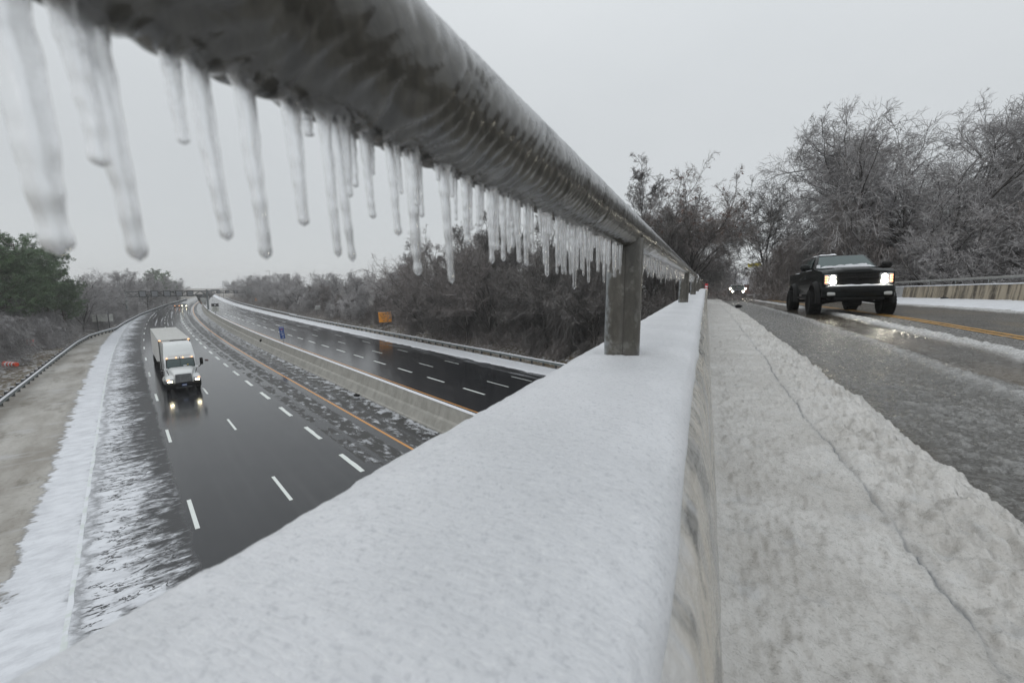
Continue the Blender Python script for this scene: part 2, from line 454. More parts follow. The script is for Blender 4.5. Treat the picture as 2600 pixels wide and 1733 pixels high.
def m_asphalt(kind):
    """UV x = across the motorway (o), UV y = along (s)"""
    m = Mat('wet_' + kind, spec=.5)
    uv = m.uv(); q = m.xyz(uv); o, s = q[0], q[1]
    fine = m.noise(uv, 9, 4, .6); mid = m.noise(uv, .55, 4, .6); ln = m.noise(m.scale(uv, (2.2, .05, 1)), 1, 4, .6)
    rip = m.noise(m.scale(uv, (.6, 1.3, 1)), 1.6, 3)
    base = m.mix(m.ramp(mid, .3, .7), (.011, .012, .0145), (.019, .020, .023))
    base = m.mix(m.ramp(ln, .45, .7, 0, .5), base, (.040, .041, .043))
    rough = m.ramp(fine, .3, .7, .10, .19)
    nrm = None
    far = m.ramp(s, 20, 140)
    warp = m.noise(m.scale(uv, (.9, .55, 1)), 1.0, 5, .62)
    warp2 = m.noise(m.scale(uv, (.9, 1.3, 1)), 1.0, 6, .70, .6)
    warp3 = m.noise(m.scale(uv, (3.2, .22, 1)), 1.0, 4, .6)
    w1 = m.ma('SUBTRACT', warp, .5); w2 = m.ma('SUBTRACT', warp2, .5)
    white = (.74, .76, .80)
    if kind == 'eastbound':
        oj = m.ma('ADD', o, m.ma('ADD', m.ma('MULTIPLY', w2, 1.7), m.ma('MULTIPLY', w1, 1.0)))
        # dirty icy shoulder
        sh = m.ramp(oj, -8.35, -8.05, 1, 0)
        tan = m.mix(m.ramp(m.noise(m.scale(uv, (1, .35, 1)), .35, 5, .6), .35, .65), (.45, .435, .405), (.245, .225, .195))
        tan = m.mix(m.ramp(m.noise(m.scale(uv, (1.2, .5, 1)), .5, 6, .7), .53, .68, 0, .7), tan, (.13, .115, .085))
        tan = m.mix(m.ramp(m.noise(uv, 5, 5, .75), .5, .7, 0, .6), tan, (.19, .175, .15))
        tan = m.mix(m.ramp(m.noise(m.scale(uv, (.4, 1.2, 1)), .9, 5), .55, .7, 0, .6), tan, (.46, .46, .47))
        # white slush strip and broken slush lane
        stripe = m.ma('MULTIPLY', m.ramp(oj, -8.35, -8.05), m.ramp(oj, -6.7, -6.1, 1, 0))
        lane = m.ma('MULTIPLY', m.ramp(oj, -6.7, -6.1), m.ramp(m.ma('ADD', o, m.ma('MULTIPLY', w1, .7)), -3.75, -3.5, 1, 0))
        cover = m.ramp(m.ma('ADD', m.ma('ADD', m.noise(m.scale(uv, (.9, 1.7, 1)), 1.3, 8, .74, .25), m.ma('MULTIPLY', m.ma('SUBTRACT', m.noise(uv, 3.4, 4, .6), .5), .22)),
                         m.ma('ADD', m.ma('ADD', m.ramp(o, -6.6, -3.6, .27, -.15, False), m.ramp(s, 14, -4, 0, .09)), m.ma('MULTIPLY', m.ma('SUBTRACT', m.noise(uv, .16, 2), .5), .45))), .38, .68)
        crk = m.ramp(m.ma('ABSOLUTE', m.ma('SUBTRACT', m.noise(m.scale(uv, (.5, 1.2, 1)), .8, 6, .68, .5), .5)), .002, .016)
        cover = m.ma('MULTIPLY', cover, m.mixf(m.ramp(o, -6.6, -6.0), 1.0, crk))
        lanev = m.ma('MULTIPLY', lane, cover)
        # frosty patches right of the lanes and on the median shoulder
        pm = m.noise(m.scale(uv, (.9, .38, 1)), 1.0, 5, .62)
        pd = m.noise(m.scale(uv, (1.6, .8, 1)), 1.2, 6, .7)
        strips = m.ramp(m.noise(m.scale(uv, (2.1, .015, 1)), 1.0, 2), .4, .55)
        bare = m.ma('MULTIPLY', m.ramp(m.ma('ADD', o, m.ma('MULTIPLY', w1, .5)), 4.9, 5.05), m.ramp(m.ma('ADD', o, m.ma('MULTIPLY', w1, .3)), 6.05, 6.25, 1, 0))
        patch = m.ma('MULTIPLY', m.ramp(o, 3.95, 4.1), m.ma('MULTIPLY', m.ramp(m.ma('ADD', o, m.ma('MULTIPLY', w1, .4)), 4.55, 4.85, 1, 0), m.ramp(pm, .47, .50)))
        matte = m.ma('MAXIMUM', bare, patch)
        med = m.ma('MULTIPLY', m.ramp(o, 6.98, 7.1), m.ramp(m.ma('ADD', o, m.ma('MULTIPLY', w1, .8)), 7.75, 7.95, 1, 0))
        matte = m.ma('MAXIMUM', matte, med)
        medsnow = m.ma('MULTIPLY', m.ramp(m.ma('ADD', o, m.ma('MULTIPLY', w1, .9)), 7.7, 8.0), m.ramp(m.ma('ADD', pd, m.ramp(o, 7.8, 10.0, -.09, .10, False)), .46, .60))
        frost = m.ma('MULTIPLY', matte, m.ramp(pd, .50, .66, 0, .75))
        snow = m.ma('MAXIMUM', m.ma('MAXIMUM', stripe, lanev), m.ma('MAXIMUM', m.ma('MULTIPLY', medsnow, .72), frost))
        # thin tyre-thrown slush lines far down the road
        ft = m.ma('MULTIPLY', m.ramp(s, 60, 130), m.ma('MULTIPLY', m.ramp(m.noise(m.scale(uv, (2.6, .03, 1)), 1, 4, .6), .52, .66), .55))
        snow = m.ma('MAXIMUM', snow, m.ma('MULTIPLY', ft, m.ramp(o, -7, -5)))
        col = m.mix(matte, base, (.040, .039, .037))
        col = m.mix(snow, col, m.mix(m.ramp(m.noise(m.scale(uv, (.8, 1.4, 1)), 1.3, 6, .7), .35, .7), white, (.56, .575, .61)))
        col = m.mix(m.ma('MULTIPLY', lane, m.ma('SUBTRACT', 1.0, cover)), col, (.055, .056, .058))
        col = m.mix(sh, col, tan)
        rough = m.mixf(m.ma('MAXIMUM', m.ma('MAXIMUM', snow, matte), m.ma('MAXIMUM', sh, lane)), rough, .62)
        h = m.ma('ADD', m.ma('MULTIPLY', snow, m.ma('ADD', .6, m.ma('MULTIPLY', pd, .8))), m.ma('MULTIPLY', sh, m.ma('MULTIPLY', m.noise(uv, 6, 5, .7), .35)))
        m.set(color=col, rough=rough, normal=m.bump(h, .8, .05))
    else:
        oj = m.ma('ADD', o, m.ma('ADD', m.ma('MULTIPLY', w1, .9), m.ma('MULTIPLY', w2, .7)))
        snow = m.ramp(oj, 26.9, 27.1)
        slush = m.ma('MULTIPLY', m.ramp(oj, 24.6, 25.2), m.ramp(m.noise(m.scale(uv, (1.5, .12, 1)), 1.2, 5, .65), .48, .64, 0, .28))
        med = m.ma('MULTIPLY', m.ramp(o, 13.25, 13.7, 1, 0), m.ramp(m.noise(m.scale(uv, (1, .7, 1)), 1.3, 5, .7), .47, .55, 0, .8))
        ft = m.ma('MULTIPLY', m.ramp(s, 50, 120), m.ma('MULTIPLY', m.ramp(m.noise(m.scale(uv, (2.4, .03, 1)), 1, 4, .6), .52, .66), .6))
        sn = m.ma('MAXIMUM', m.ma('MAXIMUM', snow, slush), m.ma('MAXIMUM', med, ft))
        col = m.mix(sn, base, white)
        h = m.ma('MULTIPLY', sn, m.ma('ADD', .6, m.noise(uv, 3, 5, .6)))
        m.set(color=col, rough=m.mixf(sn, rough, .6), normal=m.bump(h, .7, .04))
    return m.m
def m_deckroad():
    m = Mat('slushy_road', spec=.5)
    c = m.co(); q = m.xyz(c); st = m.scale(c, (1.0, .8, 1))
    r1 = m.noise(st, 1.3, 5, .62, .4); r2 = m.noise(c, 22, 5, .65); r3 = m.noise(m.scale(c, (.8, .3, 1)), 1.1, 4); sp = m.noise(c, 60, 3, .6)
    X = m.ma('ADD', q[0], m.ma('MULTIPLY', m.ma('SUBTRACT', r1, .5), .7))
    track = m.ma('MULTIPLY', m.ramp(X, 2.9, 3.15), m.ramp(X, 3.85, 4.05, 1, 0))     # water-filled wheel track
    thick = m.ma('MULTIPLY', m.ramp(X, 1.25, 1.6), m.ramp(X, 2.95, 3.1, 1, 0))
    mid = m.ma('MULTIPLY', m.ramp(X, 4.0, 4.25), m.ramp(X, 5.1, 5.4, 1, 0))
    base = m.mix(m.ramp(r1, .35, .65), (.058, .053, .045), (.105, .097, .082))
    base = m.mix(m.ramp(r3, .46, .62, 0, .6), base, (.13, .098, .058))
    icy = m.mix(m.ramp(sp, .5, .68), m.mix(m.ramp(r2, .42, .66), (.075, .072, .066), (.17, .168, .16)), (.34, .34, .335))
    col = m.mix(m.ma('MULTIPLY', m.ma('MAXIMUM', thick, mid), .75), base, icy)
    col = m.mix(m.ma('MULTIPLY', track, .85), col, m.mix(m.ramp(r3, .4, .6), (.055, .048, .036), (.11, .088, .06)))
    hz = m.xyz(c)[2]
    att = m.n('ShaderNodeAttribute'); att.attribute_name = 'slush'
    col = m.mix(m.ma('MULTIPLY', att.outputs['Fac'], m.ramp(r2, .2, .6, .55, 1.0)), col, (.56, .56, .555))
    rough = m.mixf(track, m.ramp(r2, .35, .7, .16, .42), .05)
    wav = m.noise(m.scale(c, (2.2, 9, 1)), 2.2, 4, .6, .6)
    h = m.ma('ADD', m.ma('MULTIPLY', m.ma('ADD', r2, m.ma('MULTIPLY', sp, .6)), m.mixf(track, 1.0, .08)), m.ma('MULTIPLY', wav, m.mixf(track, .25, .5)))
    m.set(color=col, rough=rough, normal=m.bump(h, .8, .03))
    return m.m
def m_walk():
    m = Mat('trodden_slush', spec=.5)
    c = m.co(); q = m.xyz(c)
    a = m.noise(c, 2.2, 5, .6); b = m.noise(c, 26, 5, .65, .3); f = m.noise(c, 130, 4, .7); g = m.noise(m.scale(c, (1, 1, 1)), 7, 4)
    col = m.mix(m.ramp(a, .3, .7), (.60, .59, .57), (.48, .465, .44))
    col = m.mix(m.ramp(b, .50, .70, 0, .45), col, (.30, .285, .255))
    b2 = m.noise(c, 75, 4, .7)
    col = m.mix(m.ramp(b2, .52, .68, 0, .55), col, (.26, .25, .225))
    col = m.mix(m.ramp(f, .50, .72, 0, .45), col, (.64, .63, .61))
    col = m.mix(m.ramp(g, .58, .72, 0, .35), col, (.50, .515, .53))
    att = m.n('ShaderNodeAttribute'); att.attribute_name = 'joint'
    col = m.mix(att.outputs['Fac'], col, (.17, .18, .19))
    m.set(color=col, rough=m.ramp(f, .35, .7, .22, .55), normal=m.bump(m.ma('ADD', m.ma('MULTIPLY', f, .5), b), .6, .008))
    return m.m
def m_ground():
    m = Mat('winter_ground', spec=.2, rough=.85)
    c = m.co(); a = m.noise(c, .35, 6, .65); b = m.noise(c, 2.2, 6, .7); f = m.noise(c, 9, 4, .7)
    col = m.mix(m.ramp(a, .35, .65), (.115, .088, .058), (.165, .14, .10))
    col = m.mix(m.ramp(f, .4, .7, 0, .6), col, (.085, .07, .05))
    col = m.mix(m.ma('MULTIPLY', m.ramp(b, .47, .60), m.ramp(a, .35, .55, .35, .95)), col, (.60, .61, .63))
    m.set(color=col, normal=m.bump(b, .6, .06))
    return m.m
def m_bark(name, c0, c1): 
    m = Mat(name, spec=.45); c = m.co(); a = m.noise(m.scale(c, (1, 1, .25)), 5, 4); b = m.noise(c, .8, 3)
    m.set(color=m.mix(m.ramp(a, .35, .65), c0, c1), rough=.4, normal=m.bump(a, .5, .03)); return m.m
def m_twig(name, c0, c1, c2):
    m = Mat(name, spec=.7); c = m.co(); a = m.noise(c, .45, 4, .6); b = m.noise(c, 6, 3)
    oi = m.n('ShaderNodeObjectInfo')
    col = m.mix(m.ramp(a, .36, .64), c0, c1)
    col = m.mix(m.ramp(b, .52, .68, 0, .8), col, c2)
    hs = m.n('ShaderNodeHueSaturation'); m.L(col, hs.inputs['Color']); m.L(m.ramp(oi.outputs['Random'], 0, 1, .78, 1.22, False), hs.inputs['Value'])
    m.set(color=hs.outputs[0], rough=.28); return m.m

M = {}
M['psnow'] = m_parapet_snow(); M['snow'] = m_snow('snow', (.74, .755, .785)); M['face'] = m_parapet_face(); M['farwall'] = m_far_wall()
M['rail'] = m_rail(); M['post'] = m_post(); M['ice'] = m_ice()
M['eb'] = m_asphalt('eastbound'); M['wb'] = m_asphalt('westbound'); M['deck'] = m_deckroad(); M['walk'] = m_walk(); M['ground'] = m_ground()
M['bark'] = m_bark('wet_bark', (.020, .017, .015), (.045, .038, .032))
M['bark2'] = m_bark('grey_bark', (.045, .040, .036), (.085, .077, .070))
M['pinebark'] = m_bark('pine_bark', (.05, .032, .024), (.085, .055, .04))
M['twig'] = m_twig('iced_twigs', (.235, .222, .218), (.42, .405, .41), (.66, .665, .69))
M['twigb'] = m_twig('brown_twigs', (.125, .105, .095), (.21, .185, .175), (.36, .35, .355))
M['twigd'] = m_twig('dark_twigs', (.07, .062, .056), (.13, .118, .11), (.25, .245, .25))
M['needle'] = m_twig('frosted_needles', (.035, .080, .026), (.09, .16, .058), (.26, .35, .23))
M['pod'] = simple('seed_pods', (.14, .075, .05), .5)
def conc(name, c0, c1, sc=3):
    m = Mat(name, spec=.35, rough=.6); c = m.co(); a = m.noise(c, sc, 5, .65); b = m.noise(m.scale(c, (1, 1, .15)), 2.5, 4)
    m.set(color=m.mix(m.ramp(m.ma('ADD', m.ma('MULTIPLY', a, .6), m.ma('MULTIPLY', b, .4)), .35, .65), c0, c1), normal=m.bump(a, .3, .01)); return m.m
M['barrier'] = conc('wet_barrier_concrete', (.27, .265, .24), (.37, .36, .33), 1.2)
M['conc'] = conc('plain_concrete', (.25, .25, .25), (.33, .33, .33))
M['galv'] = conc('galvanised_steel', (.13, .15, .15), (.21, .235, .235), 6)
M['galvd'] = simple('dark_steel', (.10, .105, .105), .5, .4)
def paint(name, col, wear=.35):
    m = Mat(name, spec=.5, rough=.35); uv = m.co(); a = m.noise(uv, 14, 4, .7); b = m.noise(uv, 1.2, 4)
    m.set(color=m.mix(m.ramp(a, .55, .8, 0, wear), col, tuple(x * .45 for x in col))); return m.m
M['white'] = paint('white_road_paint', (.74, .78, .75)); M['yellow'] = paint('yellow_road_paint', (.62, .27, .05), .5)
M['yellowd'] = paint('yellow_centre_paint', (.50, .26, .045), .7)
M['orange'] = simple('orange_sign_sheet', (1.0, .38, .006), .35)
M['blk'] = simple('black_print', (.02, .02, .02), .4); M['wht'] = simple('white_print', (.72, .74, .76), .4)
M['blue'] = simple('blue_sign_sheet', (.012, .07, .28), .35); M['red'] = simple('red_print', (.42, .03, .04), .4)
M['green'] = simple('green_sign_sheet', (.01, .17, .12), .35); M['alu'] = simple('bare_sign_metal', (.42, .43, .42), .45, .2)
M['aluw'] = simple('pale_sign_back', (.66, .67, .63), .5)
M['drum'] = simple('orange_plastic', (.75, .07, .02), .35)
M['rubber'] = simple('wet_tyre_rubber', (.005, .005, .005), .6, spec=.1); M['glass'] = simple('tinted_windscreen', (.035, .065, .065), .05, 0, coat=.5)
M['tblack'] = Mat('black_truck_paint', color=(.003, .0045, .0045), rough=.25, coat=.0, coat_rough=.08, spec=.22).m
M['trim'] = simple('black_plastic', (.006, .006, .006), .5, spec=.15); M['twhite'] = Mat('white_cab_paint', color=(.68, .70, .70), rough=.25, coat=.6).m
M['chrome'] = simple('chrome', (.62, .64, .66), .16, 1.0); M['dark'] = simple('dark_underside', (.007, .007, .007), .6, spec=.15)
M['trailer'] = conc('trailer_roof', (.50, .50, .48), (.60, .60, .58), 2); M['steel'] = simple('grey_steel', (.22, .23, .24), .4, .5)
def emit(name, col, st):
    m = Mat(name, color=(.8, .8, .8), rough=.2, emit=col, estr=st); return m.m
M['lamp'] = emit('headlamp_glow', (1.0, .95, .78), 34.0); M['lampw'] = emit('warm_headlamp_glow', (1.0, .92, .62), 22.0)
M['amber'] = emit('amber_lamp', (1.0, .30, .03), 2.2); M['amberb'] = emit('bright_amber_lamp', (1.0, .40, .10), 2.6)
M['lens'] = simple('clear_lamp_lens', (.30, .31, .32), .12)

# ================================================================== THE LAND
def build_ground():
    xs = np.concatenate([np.linspace(-900, -420, 6)[:-1], np.linspace(-420, 120, 200), np.linspace(120, 600, 8)[1:]])
    ys = np.concatenate([np.linspace(-400, -60, 7)[:-1], np.linspace(-60, 260, 140), np.linspace(260, 900, 10)[1:]])
    X, Y = np.meshgrid(xs, ys, indexing='ij')
    o = grid('ground', X, Y, ground_z(X, Y), M['ground'])
    tag(o, kind='structure')
build_ground()

def road_sheet(name, o0, o1, mat, z=0.0, no=24, edge=None):
    sv = np.concatenate([np.linspace(-70, 0, 12)[:-1], np.linspace(0, 160, 90)[:-1], np.linspace(160, 520, 70)])
    S_, T_ = np.meshgrid(sv, np.linspace(0, 1, no), indexing='ij')
    a = edge(S_) if edge else o0
    O_ = a + (o1 - a) * T_
    P = hw(S_, O_, z)
    ob = grid(name, P[..., 0], P[..., 1], P[..., 2] + 0 * S_, mat, None, (O_, S_))
    return tag(ob, kind='structure')
EB = road_sheet('eastbound_carriageway', -13, 10.2, M['eb'], 0.0, 30, lambda s: gl_o(s) - 0.5)
WB = road_sheet('westbound_carriageway', 10.2, 30.2, M['wb'], 0.0, 24)

# dashes and lines: thin sheets on the asphalt
def dash_mesh(name, s0, s1, o, wd, mat, parent, z=0.005, n=2, jag=0.0):
    s = np.linspace(s0, s1, n)
    j = (RNG.rand(n) - .5) * jag
    a = hw(s, np.full(n, o - wd / 2), z); b = hw(s, o + wd / 2 + j, z)
    V = np.concatenate([a, b]); i = np.arange(n - 1)
    F = np.stack([i, i + n, i + n + 1, i + 1], 1)
    if np.cross(V[F[0, 1]] - V[F[0, 0]], V[F[0, 2]] - V[F[0, 0]])[2] < 0: F = F[:, ::-1]
    return mesh_np(name, V, np.ascontiguousarray(F), mat, parent, False)
for k in range(16):          # left and middle lines of the eastbound side, 12.2 m cycle
    s0 = -3.1 + 12.4 * k
    if k: dash_mesh('lane_dash', s0 - .15 * k, s0 - .15 * k + 2.95, 0.0, .13 , M['white'], EB)
    else: dash_mesh('lane_dash', -3.1, 0, 0.0, .14, M['white'], EB)
    dash_mesh('lane_dash', s0 - .15 * k, s0 - .15 * k + 3, -3.32, .15, M['white'], EB)
for k in range(-1, 26):      # short-cycle wide dashes
    s0 = -2.35 + 6.15 * k
    dash_mesh('lane_dash', s0, s0 + 2.95, 3.5, .24, M['white'], EB, jag=.05, n=6)
for k in range(-2, 22):
    s0 = 5.5 + 6.2 * k
    dash_mesh('lane_dash', s0, s0 + 3.1, 17.45, .22, M['white'], WB)
for k in range(-2, 14):
    dash_mesh('lane_dash', 6.2 + 12.9 * k, 9.3 + 12.9 * k, 20.75, .14, M['white'], WB)
    dash_mesh('lane_dash', 6.4 + 12.2 * k, 9.4 + 12.2 * k, 23.95, .12, M['white'], WB)
dash_mesh('edge_line', -60, 330, 6.82, .16, M['yellow'], EB, n=120)
dash_mesh('edge_line', -60, 330, 13.85, .15, M['yellow'], WB, n=120)
_e = Mat('snowed_over_line', rough=.5); _u = _e.co(); _n = _e.noise(_u, 1.6, 5, .65)
_e.set(color=_e.mix(_e.ramp(_n, .40, .56), (.62, .665, .645), (.73, .75, .79)))
dash_mesh('edge_line', -30, 100, -6.62, .13, _e.m, EB, n=260, z=.006, jag=.05)

# ploughed snow bank of the westbound shoulder and white strip of the eastbound one: real relief
def snow_bank(name, oa, ob, s0, s1, h, mat, n_s=700, n_o=22, seed=3, label=None, thr=.1):
    sv = s0 + (s1 - s0) * np.linspace(0, 1, n_s) ** 1.5
    S_, T_ = np.meshgrid(sv, np.linspace(0, 1, n_o), indexing='ij')
    a = oa(S_) + (fbm(S_ * .9, 0, 0, seed, 4) - .5) * .7; b = ob(S_) + (fbm(S_ * .8, 5, 0, seed + 3, 4) - .5) * .7
    O_ = a + (b - a) * T_
    P = hw(S_, O_)
    prof = np.clip(np.minimum(T_, 1 - T_) * 5, 0, 1) ** .6
    Z = h * prof * (.45 + .9 * fbm(P[..., 0] * 2.2, P[..., 1] * 2.2, 0, seed + 9, 4)) - .012 * (prof <= 0) - .004
    g = grid(name, P[..., 0], P[..., 1], Z, mat)
    return tag(g, label, None, None, 'stuff')
sb = snow_bank('snow_bank', lambda s: 26.75 + 0 * s, lambda s: 29.3 + 0 * s, -25, 330, .10, M['snow'], label='white snow ridge along the westbound guardrail')
sb['category'] = 'snow'

# ================================================================== GUARDRAILS AND BARRIER
def wbeam_profile():
    return [(0, .31), (.02, .26), (.08, .235), (.08, .175), (.02, .15), (.02, .11), (.08, .085), (.08, .025), (.02, 0), (0, -.02)]
def guardrail(name, pts, label, side, spacing=1.93, z0=.42, group=None, maxp=400, mat=None):
    """pts = ground polyline (n,3); side = +1/-1, the side that faces the road"""
    mat = mat or M['galv']
    root = empty(name, pts[0], 0, label, 'guardrail', group)
    P = np.array(pts) - np.array(pts[0]); n = len(P)
    T = np.gradient(P[:, :2], axis=0); T /= np.linalg.norm(T, axis=1)[:, None]
    N = np.stack([T[:, 1], -T[:, 0]], 1) * side
    pr = wbeam_profile(); V = []; 
    for i in range(n):
        for a, z in pr: V.append((P[i, 0] + N[i, 0] * (a + .22), P[i, 1] + N[i, 1] * (a + .22), P[i, 2] + z0 + z))
    m = len(pr)
    F = np.array([(i * m + j, i * m + j + 1, (i + 1) * m + j + 1, (i + 1) * m + j) for i in range(n - 1) for j in range(m - 1)])
    r = mesh_np('beam', V, F, mat, root, False)
    # ice crust on top of the beam
    V2 = []
    for i in range(n):
        for a, z in ((.20, .29), (.21, .335), (.26, .33), (.315, .25)): V2.append((P[i, 0] + N[i, 0] * a, P[i, 1] + N[i, 1] * a, P[i, 2] + z0 + z + .004 + .01 * random.random()))
    F2 = np.array([(i * 4 + j, i * 4 + j + 1, (i + 1) * 4 + j + 1, (i + 1) * 4 + j) for i in range(n - 1) for j in range(3)])
    mesh_np('ice_crust', V2, F2, M['snow'], root)
    pm = MB().box((-.03, 0, .38), (.22, .12, .80)).box((.14, 0, .60), (.15, .16, .36)).build('post', M['galvd'], root)
    sc = MB().rbox((.0, 0, .79), (.2, .16, .035), .015, 1).build('snow_lump', M['snow'], pm)
    d = np.concatenate([[0], np.cumsum(np.linalg.norm(np.diff(P[:, :2], axis=0), axis=1))])
    k = 0; q = .4
    while q < d[-1] and k < maxp:
        x, y, z = (np.interp(q, d, P[:, i]) for i in range(3)); nx, ny = np.interp(q, d, N[:, 0]), np.interp(q, d, N[:, 1])
        o = pm if k == 0 else copy_tree(pm, root)
        o.location = (x, y, z); o.rotation_euler = (0, 0, math.atan2(ny, nx))
        k += 1; q += spacing
    return root
sv = np.concatenate([np.arange(-25, 140, 1.93), np.arange(140, 300, 4)])
pts = hw(sv, gl_o(sv)); pts[:, 2] = 0.0
guardrail('guardrail', pts.tolist(), 'long galvanised guardrail curving along the dirty icy shoulder below the wooded bank', -1 if False else 1)
sv = np.arange(112, -22, -1.93); pts = hw(sv, 30.35 + .25 * np.sin(sv * .05) - sst(95, 112, sv) * .1)
guardrail('guardrail', pts.tolist(), 'iced guardrail beyond the snow bank of the far lanes, orange sign behind it', 1)
sv = np.arange(300, 106, -3.86); pts = hw(sv, 30.9)
guardrail('guardrail', pts.tolist(), 'far stretch of guardrail on the right of the motorway, before the green sign', 1)

bar = empty('median_barrier', hp(0, 11.6), 0, 'continuous wet concrete barrier between the two carriageways, snow on its top', 'barrier')
def jersey(s0, s1, first=None):
    n = 4; sv = np.linspace(s0, s1, n); prof = [(0, 0.0), (.01, .09), (.10, .16), (.34, .70), (.44, .76), (.52, .80), (.74, 1.60), (1.04, 1.60), (1.26, .8), (1.50, .2), (1.52, 0)]
    sh = 9.42
    V = []
    for s_ in sv:
        for a, z in prof: V.append(hp(s_, sh + a, z) - bar.location)
    m = len(prof)
    F = [(i * m + j, i * m + (j + 1) % m, (i + 1) * m + (j + 1) % m, (i + 1) * m + j) for i in range(n - 1) for j in range(m - 1)]
    F += [tuple(range(m)), tuple(range((n - 1) * m, n * m))[::-1]]
    mb = MB(); mb.add(V, F); return mb.build('barrier_section', M['barrier'], bar, smooth=True, angle=25)
q = -48.0
while q < 300:
    L_ = 6.1 if q < 120 else 18.3
    jersey(q, q + L_ - .018); q += L_
sv = np.concatenate([np.arange(-48, 120, .5), np.arange(120, 300, 4)]); mm = len(sv)
wv = .03 * (fbm(sv * 1.4, 0, 0, 8, 3) - .5); zt = .03 + .02 * fbm(sv * 2, 3, 0, 9, 3)
rings = np.stack([hw(sv, 10.13 + wv, 1.595), hw(sv, 10.16 + wv, 1.60 + zt), hw(sv, 10.32 + wv, 1.60 + zt * 1.2), hw(sv, 10.47, 1.601)], 1) - np.array(bar.location)
i = np.arange((mm) * 4).reshape(mm, 4)
F = np.stack([i[:-1, :-1].ravel(), i[1:, :-1].ravel(), i[1:, 1:].ravel(), i[:-1, 1:].ravel()], 1)
mesh_np('snow_cap', rings.reshape(-1, 3), F, M['snow'], bar)
# small dark things on and by the barrier
def clod(name, loc, size, mat, label, cat, seed=0, parent=None):
    bm = bmesh.new(); bmesh.ops.create_icosphere(bm, subdivisions=2, radius=1)
    for v in bm.verts:
        k = .75 + .6 * float(noise(v.co.x * 1.7 + seed, v.co.y * 1.7, v.co.z * 1.7, seed)); v.co = Vector((v.co.x * size[0] * k, v.co.y * size[1] * k, v.co.z * size[2] * k))
        v.co.z += size[2] * .7
    me = bpy.data.meshes.new(name); bm.to_mesh(me); bm.free(); me.materials.append(mat)
    o = bpy.data.objects.new(name, me); link(o, parent); o.location = loc
    return tag(o, label, cat)
clod('litter', hp(49.8, 9.93, .78), (.22, .16, .2), M['dark'], 'small dark scrap lodged on the face of the median barrier', 'litter', 2)
clod('litter', hp(41.4, 2.28), (.35, .14, .06), simple('red_brown_litter', (.10, .035, .025), .6), 'reddish brown scrap lying on the wet lane beside the white lorry', 'litter', 4)
clod('ice_chunk', hp(12.2, 9.15), (.28, .16, .12), M['dark'], 'dark chunk lying in the slush at the foot of the median barrier', 'debris', 6)

# ================================================================== THE BRIDGE
# deck slab under road and walks
def deck_slab():
    ys = np.concatenate([np.linspace(-24, 47, 32)]); prof = [(-.27, -1.3), (-.27, -2.0), (.6, -2.5), (11.2, -2.5), (12.1, -2.0), (12.1, -1.3)]
    rings = [[(x, y, CZ + z + float(PR(y)) + (0 if z > -1.9 else -.0)) for x, z in prof] for y in ys]
    return tag(MB().loft(rings).build('bridge_deck', M['conc']), kind='structure')
deck_slab()

# road surface of the bridge with its slush ridges
def lump_field(x, y, sc, seed, k=1.0):
    a = fbm(x * sc, y * sc, 0, seed, 3, .55); return np.clip((a - .5) * 4, 0, 1) * k
def build_bridge_road():
    ys = np.concatenate([np.linspace(-8, .8, 60)[:-1], .8 + (26 - .8) * np.linspace(0, 1, 420) ** 1.8, np.linspace(26, 190, 160)[1:]])
    xs = np.concatenate([np.linspace(1.25, 5.0, 215), np.linspace(5.0, 9.3, 36)[1:]])
    X, Y = np.meshgrid(xs, ys, indexing='ij')
    X = X + 0.0
    Z = road_z(X, Y)
    wob = (fbm(Y * .5, 0, 0, 21, 3) - .5) * .28
    base = fbm(X * 9, Y * 7, 0, 3, 4)
    Z = Z + .010 * base
    # pushed-up ridge between the wheel tracks (breaks up close to us)
    c1 = 4.12 + wob - .0 * Y; d1 = np.abs(X - c1)
    live = sst(6.9, 8.2, Y) * (1 - sst(60, 80, Y))
    r1 = np.clip(1.15 - d1 / (.17 + .10 * fbm(Y * .9, 2, 0, 4, 3)), 0, 1) * live
    r1 = r1 * (.45 + 1.1 * fbm(X * 11, Y * 9, 0, 5, 4))
    # lower rim on the near side of the water-filled track
    c2 = 2.85 - .06 * Y * (Y < 12) * 0 + wob * .8; d2 = np.abs(X - c2)
    r2 = np.clip(1 - d2 / .22, 0, 1) * sst(4.0, 6.0, Y) * (1 - sst(30, 50, Y)) * (.2 + 1.0 * fbm(X * 10, Y * 8, 0, 15, 4))
    lum = np.clip(fbm(X * 20, Y * 17, 0, 31, 3, .5) + .25 * (fbm(X * 2, Y * 2, 0, 34, 3) - .5) - .545, 0, 1) * 6 * (sst(1.35, 1.6, X) * (1 - sst(5.0, 5.6, X)))
    lum = np.clip(lum, 0, 1) * (1 - .9 * (np.abs(X - 3.45) < .36))
    lum = lum * (.5 + .3 * sst(10, 3, Y))
    flat = sst(.30, .42, np.abs(X - 3.45))
    Z = Z + .085 * r1 + .030 * r2 + .026 * lum - .006 * (1 - flat)
    far = sst(8.55, 8.95, X + (fbm(Y * .8, 0, 0, 55, 3) - .5) * .5)
    Z = Z + far * .05 * (0.6 + .8 * fbm(X * 3, Y * 3, 0, 61, 3))
    ob = grid('bridge_road', X, Y, Z, M['deck'])
    at = ob.data.attributes.new('slush', 'FLOAT', 'POINT')
    att = np.clip(r1 * 1.5 + r2 * .55 + lum * .38 + far * 1.3, 0, 1)
    at.data.foreach_set('value', att.ravel().astype(np.float32))
    tag(ob, kind='structure'); return ob
BR = build_bridge_road()
